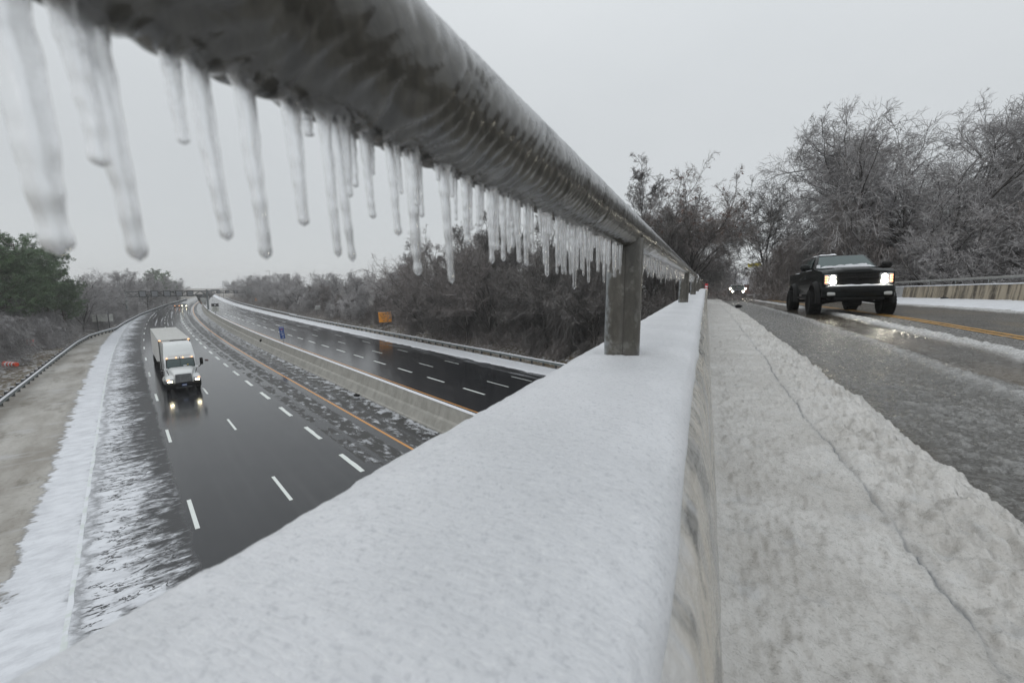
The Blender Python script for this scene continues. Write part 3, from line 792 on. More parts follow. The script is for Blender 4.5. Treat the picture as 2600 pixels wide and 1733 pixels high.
# double yellow centre line, 4 mm above the slush where it shows through
for xc in (5.22, 5.42):
    ys = np.concatenate([np.linspace(3.0, 30, 240), np.linspace(30, 150, 60)[1:]]); n = len(ys)
    je = (fbm(ys * 6, xc * 7, 0, 3, 3) - .5) * .05
    V = [(x, y, float(road_z(x, y)) + .0145) for x, y in zip(xc - .055 + je, ys)] + [(x, y, float(road_z(x, y)) + .0145) for x, y in zip(xc + .055 + je[::-1], ys)]
    i = np.arange(n - 1); F = np.stack([i, i + n, i + n + 1, i + 1], 1)
    mesh_np('centre_line', V, F, M['yellowd'], BR, False)

# near pavement under thick trodden slush, with the joint at the kerb
def build_walk():
    ys = np.concatenate([np.linspace(-6, .7, 40)[:-1], .7 + (30 - .7) * np.linspace(0, 1, 600) ** 2.1, np.linspace(30, 90, 60)[1:]])
    xs = np.linspace(.06, 1.62, 230)
    X, Y = np.meshgrid(xs, ys, indexing='ij')
    edge = 1.28 + (fbm(Y * .9, 0, 0, 71, 2) - .5) * .14 + (fbm(X * 9, Y * 9, 0, 77, 4, .6) - .5) * .16
    top = CZ - .955 + PR(Y)
    low = road_z(X, Y) - .012
    t = sst(-.13, .17, edge - X)
    h = .026 * (fbm(X * 4, Y * 4, 0, 1, 4) - .5) + .030 * (fbm(X * 17, Y * 14, 0, 2, 4) - .5) + .022 * (fbm(X * 45, Y * 38, 0, 22, 3) - .5)
    rough = sst(.62, .95, X) 
    pil = np.clip(fbm(X * 7.5, Y * 6, 0, 12, 4, .6) - .36, 0, 1)
    h = h + rough * (.07 * pil + .055 * np.sqrt(np.clip(fbm(X * 22, Y * 20, 0, 9, 2) - .40, 0, 1)) * 1.3 - .026)
    jx = .735 + (fbm(Y * .8, 0, 0, 88, 4) - .5) * .10 + (fbm(Y * 9, 0, 0, 90, 3) - .5) * .012
    dj = np.abs(X - jx); live = .35 + .65 * sst(.40, .55, fbm(Y * 2.3, 7, 0, 33, 3))
    groove = np.clip(1 - dj / .0085, 0, 1) * live
    h = h - .010 * groove - .005 * np.clip(1 - dj / .06, 0, 1)
    Z = low + (top + h - low) * t
    Z = np.where(X < .16, Z + .05 * np.clip((.16 - X) / .1, 0, 1) ** 2, Z)
    ob = grid('pavement_slush', X, Y, Z, M['walk'])
    at = ob.data.attributes.new('joint', 'FLOAT', 'POINT'); at.data.foreach_set('value', np.clip(groove * .85 + .16 * np.clip(1 - dj / .05, 0, 1), 0, 1).ravel().astype(np.float32))
    tag(ob, kind='structure')
build_walk()
tag(clod('pebble', (1.22, 19.2, CZ - .93), (.12, .08, .07), M['dark'], 'dark stone lying on the snowy pavement near its outer edge', 'stone', 3))

# far pavement heaped with snow
def build_far_walk():
    ys = np.concatenate([np.linspace(-6, 8, 20)[:-1], np.linspace(8, 45, 420)[:-1], np.linspace(45, 120, 60)]); xs = np.linspace(8.7, 11.7, 46)
    X, Y = np.meshgrid(xs, ys, indexing='ij')
    e = 8.98 + (fbm(Y * .7, 0, 0, 5, 4) - .5) * .6
    t = sst(-.05, .45, X - e)
    Z = road_z(8.9, Y) + .02 + t * (.10 + .16 * sst(9.2, 11.5, X) + .07 * (fbm(X * 3, Y * 2.4, 0, 44, 4) - .4)) - .04 * (1 - t)
    Z = Z + .05 * np.exp(-((X - 11.5) / .35) ** 2) * (.3 + fbm(Y * 2, 0, 0, 6, 3)) + .02 * (fbm(X * 9, Y * 8, 0, 47, 3) - .5) * t
    tag(grid('far_pavement_snow', X, Y, Z, M['snow']), kind='structure')
build_far_walk()

# near parapet: concrete wall, ice-glazed inner face, thick smooth snow on top
par = empty('parapet', (0, 0, CZ - 1.0), 0, 'low concrete bridge parapet under smooth snow, running away beside the pavement', 'parapet')
def parapet_mesh():
    ys = np.concatenate([np.linspace(-5, .12, 20)[:-1], .12 + (26.5 - .12) * np.linspace(0, 1, 420) ** 2])
    # outer wall and inner face
    prof = [(-.255, -1.6), (-.255, -.185), (-.050, -.180), (-.012, -.188), (.004, -.210), (.017, -.26), (.031, -.38), (.05, -.56), (.068, -.75), (.086, -.9), (.10, -1.02), (.10, -1.6)]
    V = np.array([[(x, y, z) for x, z in prof] for y in ys]); 
    # finer inner face
    pf = np.array(prof[2:11]); tt = np.linspace(0, len(pf) - 1, 60); px = np.interp(tt, range(len(pf)), pf[:, 0]); pz = np.interp(tt, range(len(pf)), pf[:, 1])
    prof = np.concatenate([[(-.255, -1.6), (-.255, -.185)], np.stack([px, pz], 1), [(.10, -1.6)]])
    Yg, Ig = np.meshgrid(ys, np.arange(len(prof)), indexing='ij')
    X = prof[:, 0][Ig]; Z = prof[:, 1][Ig] + 1.0 + PR(Yg)
    inner = (Ig >= 2) & (Ig < len(prof) - 1)
    X = X + inner * np.clip((Ig - 8) / 8, 0, 1) * (.012 * (fbm(Yg * 5, Z * 7, 0, 3, 4) - .5) + .022 * (fbm(Yg * 1.6, Z * 2.2, 0, 8, 3) - .5))
    n, m = X.shape; i = np.arange(n * m).reshape(n, m)
    F = np.stack([i[:-1, :-1].ravel(), i[:-1, 1:].ravel(), i[1:, 1:].ravel(), i[1:, :-1].ravel()], 1)
    mesh_np('wall', np.stack([X.ravel(), Yg.ravel(), Z.ravel()], 1), F, M['face'], par)
    # snow cap
    cp = np.array([(-.262, -.215), (-.272, -.20), (-.274, -.185), (-.266, -.170), (-.25, -.160), (-.21, -.154), (-.169, -.153), (-.12, -.153), (-.08, -.1545), (-.056, -.158), (-.037, -.163), (-.023, -.169), (-.014, -.177), (-.009, -.187), (-.010, -.197), (-.02, -.203)])
    tt = np.linspace(0, len(cp) - 1, 70); px = np.interp(tt, range(len(cp)), cp[:, 0]); pz = np.interp(tt, range(len(cp)), cp[:, 1])
    for _ in range(3): px[1:-1] = (px[:-2] + 2 * px[1:-1] + px[2:]) / 4; pz[1:-1] = (pz[:-2] + 2 * pz[1:-1] + pz[2:]) / 4
    Yg, Ig = np.meshgrid(ys, np.arange(len(px)), indexing='ij'); X = px[Ig]; Z = pz[Ig]
    out = np.clip(1 - tt[Ig] / 5, 0, 1); inn = np.clip((tt[Ig] - 11) / 4, 0, 1)
    X = X - out * .030 * (fbm(Yg * 9, 0, 0, 31, 5, .62) - .55) + inn * .022 * (fbm(Yg * 3.2, 4, 0, 12, 4) - .5)
    Z = Z + 1.0 + PR(Yg) + (1 - inn) * (.0035 * (fbm(X * 16, Yg * 12, 0, 14, 4) - .5) + .0048 * (fbm(X * 70 + Yg * 20, Yg * 60, 0, 15, 4, .6) - .5)) 
    Z = Z - inn * (.10 * sst(.8, .0, Yg)) * 0
    # melt dish round the posts
    for k in range(9):
        yp = 1.0 + 2.93 * k; d = np.hypot(X + .169, Yg - yp); Z = Z - .008 * np.exp(-((d - .045) / .012) ** 2) * (d > .03)
    n, m = X.shape; i = np.arange(n * m).reshape(n, m)
    F = np.stack([i[:-1, :-1].ravel(), i[:-1, 1:].ravel(), i[1:, 1:].ravel(), i[1:, :-1].ravel()], 1)
    mesh_np('snow_cap', np.stack([X.ravel(), Yg.ravel(), Z.ravel()], 1), F[:, ::-1].copy(), M['psnow'], par)
    MB().box((-.08, 26.5, .30 + float(PR(26.5))), (.36, .05, 1.1)).build('end_face', M['face'], par)
parapet_mesh()
# object marker at the parapet end
mk = empty('object_marker', (.02, 26.9, CZ - 1.15), 0, 'dark post with a red and white marker at the end of the snowy parapet', 'marker post')
MB().box((0, 0, .6), (.06, .06, 1.25)).build('post', M['dark'], mk); MB().box((.0, -.05, .95), (.16, .012, .42)).build('red_plate', M['red'], mk)
MB().box((0, -.06, .99), (.12, .006, .07)).box((0, -.06, .86), (.12, .006, .07)).build('stripe', M['wht'], mk)

# hand rail: iced pipe on round posts
RX, RZ, RR = -.169, CZ + .118, .0385
hr = empty('handrail', (RX, 0, RZ), 0, 'round pipe handrail glazed with rippled ice above the near parapet', 'handrail')
def rail_pipe():
    ys = np.concatenate([-.10 + (1.25 + .10) * np.linspace(0, 1, 520) ** 1.3, 1.25 + (26.2 - 1.25) * np.linspace(0, 1, 300)[1:] ** 1.6])
    th = np.linspace(0, 2 * math.pi, 81)[:-1]
    Yg, T = np.meshgrid(ys, th, indexing='ij')
    st = np.sin(T); under = np.clip(-st, 0, 1)
    # ripples left by the blown water: they wrap forward round the pipe
    ph = Yg - .026 * np.sin(T) + .008 * np.cos(T) + .010 * (fbm(Yg * 9, np.cos(T), np.sin(T), 3, 2) - .5)
    rp = (np.abs(np.sin(ph * 235 + 7 * fbm(ph * 30, np.cos(T) * 1.2, np.sin(T) * 1.2, 5, 2, .5))) ** .7 - .6) * (.4 + .9 * fbm(ph * 24, np.cos(T), np.sin(T), 15, 2))
    lp = fbm(ph * 38, np.cos(T) * 2.0, 0, 6, 3) - .5
    fr = fbm(Yg * 260, np.cos(T) * 10, np.sin(T) * 10, 8, 3, .65) - .5
    amp = (1 - sst(.9, 3.2, Yg))
    r = RR + amp * (.0023 * rp * (.30 + .70 * np.clip(.75 - st, 0, 1)) + .0026 * lp * (.4 + .6 * under)) + (.0014 * fr) * np.clip(st * .8 + .25, 0, 1) * (1 - .6 * sst(2, 6, Yg)) + .0012 * under
    X = r * np.cos(T); Z = r * np.sin(T) + PR(Yg)
    n, m = X.shape; i = np.arange(n * m).reshape(n, m); j = np.roll(i, -1, 1)
    F = np.stack([i[:-1].ravel(), j[:-1].ravel(), j[1:].ravel(), i[1:].ravel()], 1)
    mesh_np('pipe', np.stack([X.ravel(), Yg.ravel(), Z.ravel()], 1), F[:, ::-1].copy(), M['rail'], hr)
rail_pipe()
def post_mesh():
    mb = MB(); n = 40; rings = []
    for z in np.linspace(-.32, -.020, 22):
        ring = []
        for i in range(n):
            g = 2 * math.pi * i / n
            r = .0395 + .0006 * (float(fbm(math.cos(g) * 2, math.sin(g) * 2, z * 14, 7, 3)) - .5) * 2
            ring.append((r * math.cos(g), r * math.sin(g), z))
        rings.append(ring)
    mb.loft(rings); return mb.build('post', M['post'], hr, smooth=True, angle=60)
pm = post_mesh()
MB().box((.0085, -.0386, -.165), (.0012, .0012, .27)).build('weld_seam', simple('seam_rust', (.05, .043, .035), .5), pm)
for k in range(9):
    o = pm if k == 0 else copy_tree(pm, hr)
    yy = 1.0 + 2.93 * k
    o.location = (0, yy, float(PR(yy)))
    o.rotation_euler = (0, 0, 0 if k == 0 else .4 * k)
MB().lathe([(8.3, .0395), (8.31, .046), (8.42, .046), (8.43, .0395)], 'y', n=30).build('ice_sleeve', M['snow'], hr, smooth=True)
MB().lathe([(26.15, .040), (26.2, .046), (26.24, .03)], 'y', (0, 0, float(PR(26.2))), n=24).build('end_cap', M['galvd'], hr, smooth=True)

# ------------------------------------------------------------------ icicles
def icicle_mesh(seed, fat=1.0, fine=True):
    """unit icicle: root at z=0, tip at z=-1, widths in units of its own length are set by the object scale"""
    rs = np.random.RandomState(seed); n = 20 if fine else 8; m = 46 if fine else 10
    t = np.linspace(0, 1, m); z = -t
    r = .5 * (1.0 - .50 * t ** .85) * (1 + .035 * np.sin(t * 38 + rs.rand() * 6) + .10 * (fbm(t * 9, seed, 0, seed, 3) - .5) * 2)
    r *= (1 + .75 * np.exp(-(t / .07) ** 2))
    r *= np.sqrt(np.clip(1 - ((t - .955) / .0455).clip(0, None) ** 2, 0.0, 1))
    r *= 1 + .16 * np.exp(-((t - .945) / .03) ** 2)
    r[-1] = .0
    g = np.linspace(0, 2 * math.pi, n + 1)[:-1]
    T, G = np.meshgrid(t, g, indexing='ij')
    rr = r[:, None] * (1 + .16 * (fbm(T * 7, np.cos(G) * .9 + 5, np.sin(G) * .9, seed + 5, 3) - .5) * 2)
    bx = .18 * (fbm(t * 2, 9, 0, seed, 2) - .5); by = .18 * (fbm(t * 2, 19, 0, seed, 2) - .5)
    X = rr * np.cos(G) * 1.0 + bx[:, None] * t[:, None]; Y = rr * np.sin(G) * 1.1 + by[:, None] * t[:, None]
    i = np.arange(m * n).reshape(m, n); j = np.roll(i, -1, 1)
    F = np.stack([i[:-1].ravel(), i[1:].ravel(), j[1:].ravel(), j[:-1].ravel()], 1)
    V = np.stack([X.ravel(), Y.ravel(), np.repeat(z, n)], 1)
    me_o = mesh_np('icicle', V, F[:, ::-1].copy(), M['ice'], None)
    me = me_o.data; bpy.data.objects.remove(me_o); return me
ICE = [icicle_mesh(100 + k) for k in range(14)]; ICEC = [icicle_mesh(300 + k, fine=False) for k in range(6)]
def icicle(y, ztip, wd, label, group=None, k=0, tilt=.085, coarse=False, xoff=0.0):
    me = (ICEC if coarse else ICE)[k % (6 if coarse else 14)]
    o = bpy.data.objects.new('icicle', me); link(o)
    zr = RZ - RR + .004 + float(PR(y)) + abs(xoff) ** 2 / (2 * RR)
    L_ = max(zr - ztip, .008)
    o.location = (RX + xoff, y - tilt * L_, zr)
    wd *= 1.04; o.scale = (wd, wd, L_ / math.cos(tilt))
    # the tip leans away from us, blown along the rail
    o.rotation_euler = (-tilt if False else tilt, (random.random() - .5) * .06, 0)
    return tag(o, label, 'icicle', group)
big = [  # y of the tip, height of the tip over the lens, width, label
 (.028, .020, .0105, 'icicle at the extreme left edge of the picture, out of focus'),
 (.063, .008, .0115, 'widest blurred icicle, its tip reaching down beside the green pine'),
 (.075, .035, .0085, 'short blurred icicle merging into the long one beside it, second bunch from the left'),
 (.081, .007, .0085, 'long blurred icicle whose tip hangs above the bare trees left of the road'),
 (.099, .048, .0062, 'short blunt icicle hanging alone, with a clear round tip'),
 (.110, .016, .0074, 'straight wide icicle just right of the lone short blunt one'),
 (.128, .010, .0076, 'long icicle with a thin bright tip, left of the tapering one'),
 (.148, .026, .0080, 'tapering icicle with a pointed round tip, wide at its root'),
 (.167, .013, .0062, 'left one of the pair of icicles ending in twin bulbs'),
 (.174, .011, .0060, 'right one of the pair of icicles ending in twin bulbs'),
 (.192, .035, .0062, 'medium icicle standing apart right of the twin-bulb pair'),
 (.213, .028, .0066, 'slender icicle before the long one with a bulbous end'),
 (.235, .005, .0088, 'long icicle with a broad bulbous end over the leafless wood'),
 (.270, .000, .0078, 'longest icicle, its rounded tip lowest of all left of the post'),
 (.298, .030, .0074, 'short straight icicle just right of the longest one'),
 (.321, .046, .0064, 'stub of an icicle in the gap before the crowded fringe'),
 (.341, .017, .0074, 'first icicle of the crowded fringe, clear at its tip'),
 (.365, .020, .0072, 'icicle in the fringe overlapping the split dead trunk'),
 (.395, .020, .0072, 'icicle in the fringe with a small drop at its end, over the dark wood'),
 (.421, .018, .0070, 'icicle in the fringe left of the one that reaches the wood alone'),
 (.481, .008, .0074, 'single long icicle sticking out below the fringe over the dark wood'),
 (.530, .022, .0072, 'icicle of the fringe with a square end and a round drop'),
 (.605, -.008, .0085, 'longest icicle of the crowded fringe near the first post'),
 (.672, .001, .0075, 'icicle next to the longest one of the crowded fringe'),
 (.793, .001, .0075, 'long icicle hanging close to the left side of the first post'),
 (.926, .028, .0070, 'icicle overlapping the dark front of the first post')]
for k, (y, z, wd, lb) in enumerate(big): icicle(y, CZ + z, wd, lb, 'icicles hanging from the handrail', k)
# soft ice fringe between them
y = .155; k = 0
while y < .965:
    d = y; L_ = random.choice((.022, .03, .036, .044, .052, .06, .068)) * (.55 if y < .30 else .75 if y < .45 else 1)
    icicle(y, RZ - RR - L_, random.uniform(.0038, .0070), ('small clear icicle squeezed between the long ones that hang against the sky' if y < .33 else 'small clear icicle in the left half of the tight fringe, before the dark wood' if y < .6 else 'small clear icicle of the tight fringe just before the first rail post'), 'small icicles of the fringe before the first post', k, random.uniform(.03, .12), xoff=random.uniform(-.006, .006))
    y += random.uniform(.0066, .0108) * (1.7 if y < .3 else 1.15 if y < .45 else 1); k += 1
n1 = k
y = 1.055; k = 0; nlim = 190
while y < 3.9 and k < nlim:
    L_ = random.uniform(.035, .072) * (1 - .15 * abs(y - 2.4)) * (1.25 if random.random() < .12 else 1)
    icicle(y, RZ - RR - L_, random.uniform(.006, .010), 'tiny clear icicle in the dense curtain between the first and second rail posts', 'icicle curtain between the first and second posts', k, random.uniform(-.02, .1), coarse=True, xoff=random.uniform(-.012, .012))
    y += random.uniform(.0105, .0185); k += 1
# beyond: one joined mass
def ice_curtain():
    vs, fs = [], []; b = 0; y = 4.0; 
    while y < 17:
        if abs((y - 1.0) % 2.93) > .05 and abs((y - 1.0) % 2.93 - 2.93) > .05:
            L_ = random.uniform(.03, .075) * (1 - .02 * y); wd = random.uniform(.009, .014); n = 6
            zr = RZ - RR + .004 + float(PR(y)); x0 = RX + random.uniform(-.012, .012)
            for t, r in ((0, .55), (.5, .42), (.93, .33), (1, .02)):
                for i in range(n): g = 6.283 * i / n; vs.append((x0 + wd * r * math.cos(g), y + .06 * t * L_ + wd * r * math.sin(g), zr - L_ * t))
            for q in range(3):
                for i in range(n): fs.append((b + q * n + i, b + q * n + (i + 1) % n, b + (q + 1) * n + (i + 1) % n, b + (q + 1) * n + i))
            b += 4 * n
        y += random.uniform(.014, .03)
    o = mesh_np('distant_icicles', np.array(vs), np.array(fs), M['ice']); tag(o, 'fine curtain of icicles under the handrail beyond the second post', 'icicles', None, 'stuff')
ice_curtain()

# far parapet with its rail
fp = empty('parapet', (11.7, 0, CZ - 1.0), 0, 'stained brown and cream concrete parapet on the far side of the bridge road', 'parapet')
def far_parapet():
    mb = []
    y = -6.0; k = 0
    while y < 36:
        y1 = min(y + 5.86, 36)
        ys = np.linspace(y, y1 - .02, 4)
        rings = [[(x, yy, z + float(PR(yy)) * 1.0) for x, z in ((-.10, -.1), (-.10, .44), (-.03, 1.13), (.25, 1.13), (.25, -.1))] for yy in ys]
        o = MB().loft(rings).build('wall_section', M['farwall'], fp, bevel=.012); y = y1; k += 1
    rings = [[(x, yy, z + float(PR(yy))) for x, z in ((-.10, -.2), (-.08, .6), (-.03, 1.12), (.25, 1.12), (.25, -.2))] for yy in np.linspace(36, 40.5, 3)]
    MB().loft(rings).build('end_block', M['conc'], fp, bevel=.02)
    ys = np.linspace(-6, 40.5, 260); Yg, I = np.meshgrid(ys, np.arange(6), indexing='ij')
    px = np.array([-.05, -.055, -.03, .1, .24, .26]); pz = np.array([1.125, 1.15, 1.172, 1.185, 1.165, 1.12])
    X = px[I] + .012 * (fbm(Yg * 3, I * .3, 0, 3, 3) - .5) * 2; Z = pz[I] + PR(Yg) + .02 * (fbm(Yg * 1.5, 0, 0, 4, 3) - .5)
    i = np.arange(X.size).reshape(X.shape)
    F = np.stack([i[:-1, :-1].ravel(), i[1:, :-1].ravel(), i[1:, 1:].ravel(), i[:-1, 1:].ravel()], 1)
    mesh_np('snow_cap', np.stack([X.ravel(), Yg.ravel(), Z.ravel()], 1), F, M['snow'], fp)
far_parapet()
fr = empty('handrail', (11.8, 0, CZ + .44), 0, 'pale iced pipe rail above the stained far parapet', 'handrail')
ys = np.linspace(-6, 40.5, 140); th = np.linspace(0, 2 * math.pi, 17)[:-1]; Yg, T = np.meshgrid(ys, th, indexing='ij')
i = np.arange(Yg.size).reshape(Yg.shape); j = np.roll(i, -1, 1)
frm = conc('far_rail_steel', (.20, .20, .185), (.30, .30, .29), 4)
mesh_np('pipe', np.stack([(.058 * np.cos(T)).ravel(), Yg.ravel(), (.058 * np.sin(T) + PR(Yg)).ravel()], 1), np.stack([i[:-1].ravel(), i[1:].ravel(), j[1:].ravel(), j[:-1].ravel()], 1), frm, fr)
pp = MB().tube((0, 0, -.31), (0, 0, -.03), .045, 14).build('post', M['post'], fr, smooth=True)
for k in range(16):
    o = pp if k == 0 else copy_tree(pp, fr)
    yy = 35.7 - 2.88 * k + .0; o.location = (0, yy, float(PR(yy)))
gy = np.concatenate([np.arange(41.5, 90, 1.93)])
pts = [(11.8 + .018 * max(0, y_ - 50) ** 1.3 * .3, y_, float(road_z(9, y_)) + .08) for y_ in gy]
guardrail('guardrail', pts, 'short guardrail beyond the far end of the bridge, left of the black pickup', -1)
tag(clod('litter', (11.45, 30.0, float(road_z(9, 30)) + .30), (.16, .12, .06), M['dark'], 'dark scrap on the snow at the foot of the stained far parapet', 'litter', 9))

# ================================================================== VEGETATION
def unit(v): return v / np.maximum(np.linalg.norm(v, axis=-1, keepdims=True), 1e-9)
def polyl(start, dirs, length, k, rs, wander=.25, grav=0.0, wind=(0, 0, 0)):
    """n polylines of k points"""
    n = len(start); P = np.zeros((n, k, 3)); P[:, 0] = start; d = unit(dirs); st = (length / (k - 1))[:, None]
    for i in range(1, k):
        d = unit(d + rs.normal(0, wander, (n, 3)) / math.sqrt(k) + np.array([0, 0, grav]) / k + np.array(wind) / k)
        P[:, i] = P[:, i - 1] + d * st
    return P
def tubes(P, r0, r1, sides):
    """P (n,k,3) -> verts, faces"""
    n, k, _ = P.shape
    T = unit(np.gradient(P, axis=1)); up = np.where(np.abs(T[..., 2:3]) > .9, np.array([1., 0, 0]), np.array([0, 0, 1.]))
    U = unit(np.cross(T, up)); W_ = np.cross(T, U)
    t = np.linspace(0, 1, k)[None, :, None]; r = (np.asarray(r0).reshape(-1, 1, 1) * (1 - t) + np.asarray(r1).reshape(-1, 1, 1) * t)
    g = np.arange(sides) * 2 * math.pi / sides
    V = P[:, :, None] + r[..., None] * (U[:, :, None] * np.cos(g)[None, None, :, None] + W_[:, :, None] * np.sin(g)[None, None, :, None])
    i = np.arange(n * k * sides).reshape(n, k, sides); j = np.roll(i, -1, 2)
    F = np.stack([i[:, :-1].ravel(), j[:, :-1].ravel(), j[:, 1:].ravel(), i[:, 1:].ravel()], 1)
    return V.reshape(-1, 3), F
def ribbons(P, r0, r1, rs):
    n, k, _ = P.shape; T = unit(P[:, -1] - P[:, 0]); U = unit(np.cross(T, rs.normal(0, 1, (n, 3))))[:, None]
    t = np.linspace(0, 1, k)[None, :, None]; r = r0 * (1 - t) + r1 * t
    V = np.stack([P + U * r, P - U * r], 2); i = np.arange(n * k * 2).reshape(n, k, 2)
    F = np.stack([i[:, :-1, 0].ravel(), i[:, :-1, 1].ravel(), i[:, 1:, 1].ravel(), i[:, 1:, 0].ravel()], 1)
    return V.reshape(-1, 3), F
def children(P, m, t0, t1, ang, rs, lenr, plen, outward=0.0, up=0.0):
    n, k, _ = P.shape
    t = rs.uniform(t0, t1, (n, m)); f = t * (k - 1); i = np.clip(f.astype(int), 0, k - 2); w = (f - i)[..., None]
    a = np.take_along_axis(P, i[..., None].repeat(3, -1), 1); b = np.take_along_axis(P, (i + 1)[..., None].repeat(3, -1), 1)
    S = a * (1 - w) + b * w; T = unit(b - a)
    side = unit(np.cross(T, rs.normal(0, 1, (n, m, 3)))); an = rs.normal(ang, .18, (n, m, 1))
    D = T * np.cos(an) + side * np.sin(an) + np.array([0, 0, up])
    if outward:
        o = S.copy(); o[..., 2] = 0; D = D + unit(o) * outward
    L_ = plen[:, None] * lenr * (1.15 - .55 * (t - t0) / (t1 - t0)) * rs.uniform(.7, 1.25, (n, m))
    return S.reshape(-1, 3), D.reshape(-1, 3), L_.ravel()
class Geo:
    def __init__(s): s.V = []; s.F = []; s.n = 0
    def add(s, VF): V, F = VF; s.V.append(V); s.F.append(F + s.n); s.n += len(V)
    def out(s):
        out = []
        for k in sorted(set(f.shape[1] for f in s.F)): out.append(np.concatenate([f for f in s.F if f.shape[1] == k]))
        return np.concatenate(s.V), out
def tree_mesh(seed, H=12.0, trunk_h=.35, limbs=11, spread=1.0, m=(7, 7, 6, 4), grav=0.0, wind=(0, 0, 0), twig=.014, mats=('bark', 'twig'), r0=.17, ang=.75, top=.95, pods=0, limb_len=.55, vine=0, up=.25):
    rs = np.random.RandomState(seed); tg, cg = Geo(), Geo()
    P0 = polyl(np.zeros((1, 3)), np.array([[.03, .02, 1.]]), np.array([H * top]), 9, rs, .16, 0, (wind[0] * .4, wind[1] * .4, 0))
    tg.add(tubes(P0, [r0], [r0 * .18], 8))
    l0 = np.array([H])
    S, D, Ln = children(P0, limbs, trunk_h, .97, ang, rs, limb_len * spread, l0, 0, .15)
    P1 = polyl(S, D, Ln, 7, rs, .42, up + .0, wind); tg.add(tubes(P1, r0 * .34 * (Ln / Ln.max()) ** .8, .014, 6))
    S, D, Ln = children(P1, m[0], .12, 1.0, .75, rs, .50, Ln, .15, .1)
    P2 = polyl(S, D, Ln, 6, rs, .5, .15 + grav, wind); tg.add(tubes(P2, r0 * .12, .012, 4))
    S, D, Ln = children(P2, m[1], .1, 1.0, .75, rs, .48, Ln, .1, .05)
    P3 = polyl(S, D, Ln, 5, rs, .5, grav * 1.6, wind); cg.add(tubes(P3[:, [0, 2, 4]], twig * 1.25, twig * .8, 3))
    S, D, Ln = children(P3, m[2], .08, 1.0, .7, rs, .55, Ln, 0, 0)
    Ln = np.clip(Ln, .25, 3); P4 = polyl(S, D, Ln, 3, rs, .5, grav * 2.4, wind); cg.add(ribbons(P4, twig * 1.1, twig * .7, rs))
    S, D, Ln = children(P4, m[3], .1, 1.0, .65, rs, .55, Ln, 0, 0)
    Ln = np.clip(Ln, .18, 1.4); P5 = polyl(S, D, Ln, 2, rs, .4, grav * 2.5, wind); cg.add(ribbons(P5, twig * .85, twig * .45, rs))
    if vine:
        n = vine; k = rs.randint(0, len(P2), n); q = P2[k, rs.randint(0, 6, n)]
        q = q + rs.normal(0, .3, (n, 3)); D = rs.normal(0, .3, (n, 3)) + np.array([0, 0, -1.])
        Pv = polyl(q, D, rs.uniform(.6, 3.0, n), 5, rs, .5, -.5, wind); cg.add(ribbons(Pv, twig * 1.1, twig * .5, rs))
    V, F = tg.out(); a = mesh_np('trunk', V, F, M[mats[0]]); V, F = cg.out(); b = mesh_np('crown', V, F, M[mats[1]])
    out = [a.data, b.data]; bpy.data.objects.remove(a); bpy.data.objects.remove(b)
    if pods:
        tips = P4[rs.choice(len(P4), pods, replace=False)][:, -1]
        tips = tips[np.argsort(-tips[:, 2])][:int(pods * .8)]; k = 9
        c = tips[:, None] + rs.normal(0, .09, (len(tips), k, 3)) - np.array([0, 0, .12]); c = c.reshape(-1, 3)
        tri = c[:, None] + rs.normal(0, .065, (len(c), 3, 3)); idx = np.arange(len(c) * 3).reshape(-1, 3)
        p = mesh_np('seed_clusters', tri.reshape(-1, 3), idx, M['pod'], None, False); out.append(p.data); bpy.data.objects.remove(p)
    return out
def pine_mesh(seed, H=17.0):
    rs = np.random.RandomState(seed); tg, cg = Geo(), Geo()
    P0 = polyl(np.zeros((1, 3)), np.array([[.03, 0, 1.]]), np.array([H]), 9, rs, .08); tg.add(tubes(P0, [.24], [.04], 8))
    S, D, Ln = children(P0, 46, .30, .985, 1.25, rs, .30, np.array([H]), 0, .10); P1 = polyl(S, D, Ln, 6, rs, .35, .10); tg.add(tubes(P1, .06, .015, 5))
    S, D, Ln = children(P1, 9, .2, 1.0, .7, rs, .42, Ln, 0, .1); P2 = polyl(S, D, Ln, 4, rs, .4, .1); tg.add(tubes(P2, .02, .01, 3))
    # needle tufts
    n = len(P2); c = np.repeat(P2[:, 1:].reshape(-1, 3), 3, 0); c = c + rs.normal(0, .14, c.shape)
    k = 11; d = unit(rs.normal(0, 1, (len(c), k, 3)) + np.array([0, 0, .15])); L_ = rs.uniform(.2, .38, (len(c), k, 1))
    sd = unit(np.cross(d, rs.normal(0, 1, d.shape))) * .028; q = c[:, None] + rs.normal(0, .07, (len(c), k, 3))
    tri = np.stack([q - sd, q + sd, q + d * L_ - np.array([0, 0, .05])], 2).reshape(-1, 3); cg.add((tri, np.arange(len(tri)).reshape(-1, 3)))
    V, F = tg.out(); a = mesh_np('trunk', V, F, M['pinebark']); V, F = cg.out(); b = mesh_np('crown', V, F, M['needle'], None, False)
    out = [a.data, b.data]; bpy.data.objects.remove(a); bpy.data.objects.remove(b); return out
def plant(meshes, X, Y, sc=1.0, rz=0.0, name='bare_tree', label=None, cat='tree', group=None, z=None, tilt=(0, 0), sz=None, cm=None):
    zz = float(ground_z(X, Y)) - .15 if z is None else z
    r = empty(name, (X, Y, zz), rz, label, cat, group); r.scale = (sc, sc, sz or sc); r.rotation_euler = (tilt[0], tilt[1], rz)
    for me in meshes:
        o = bpy.data.objects.new(me.name.split('.')[0], me); link(o, r)
        if cm and me.name.startswith('crown'): o.material_slots[0].link = 'OBJECT'; o.material_slots[0].material = M[cm]
    return r

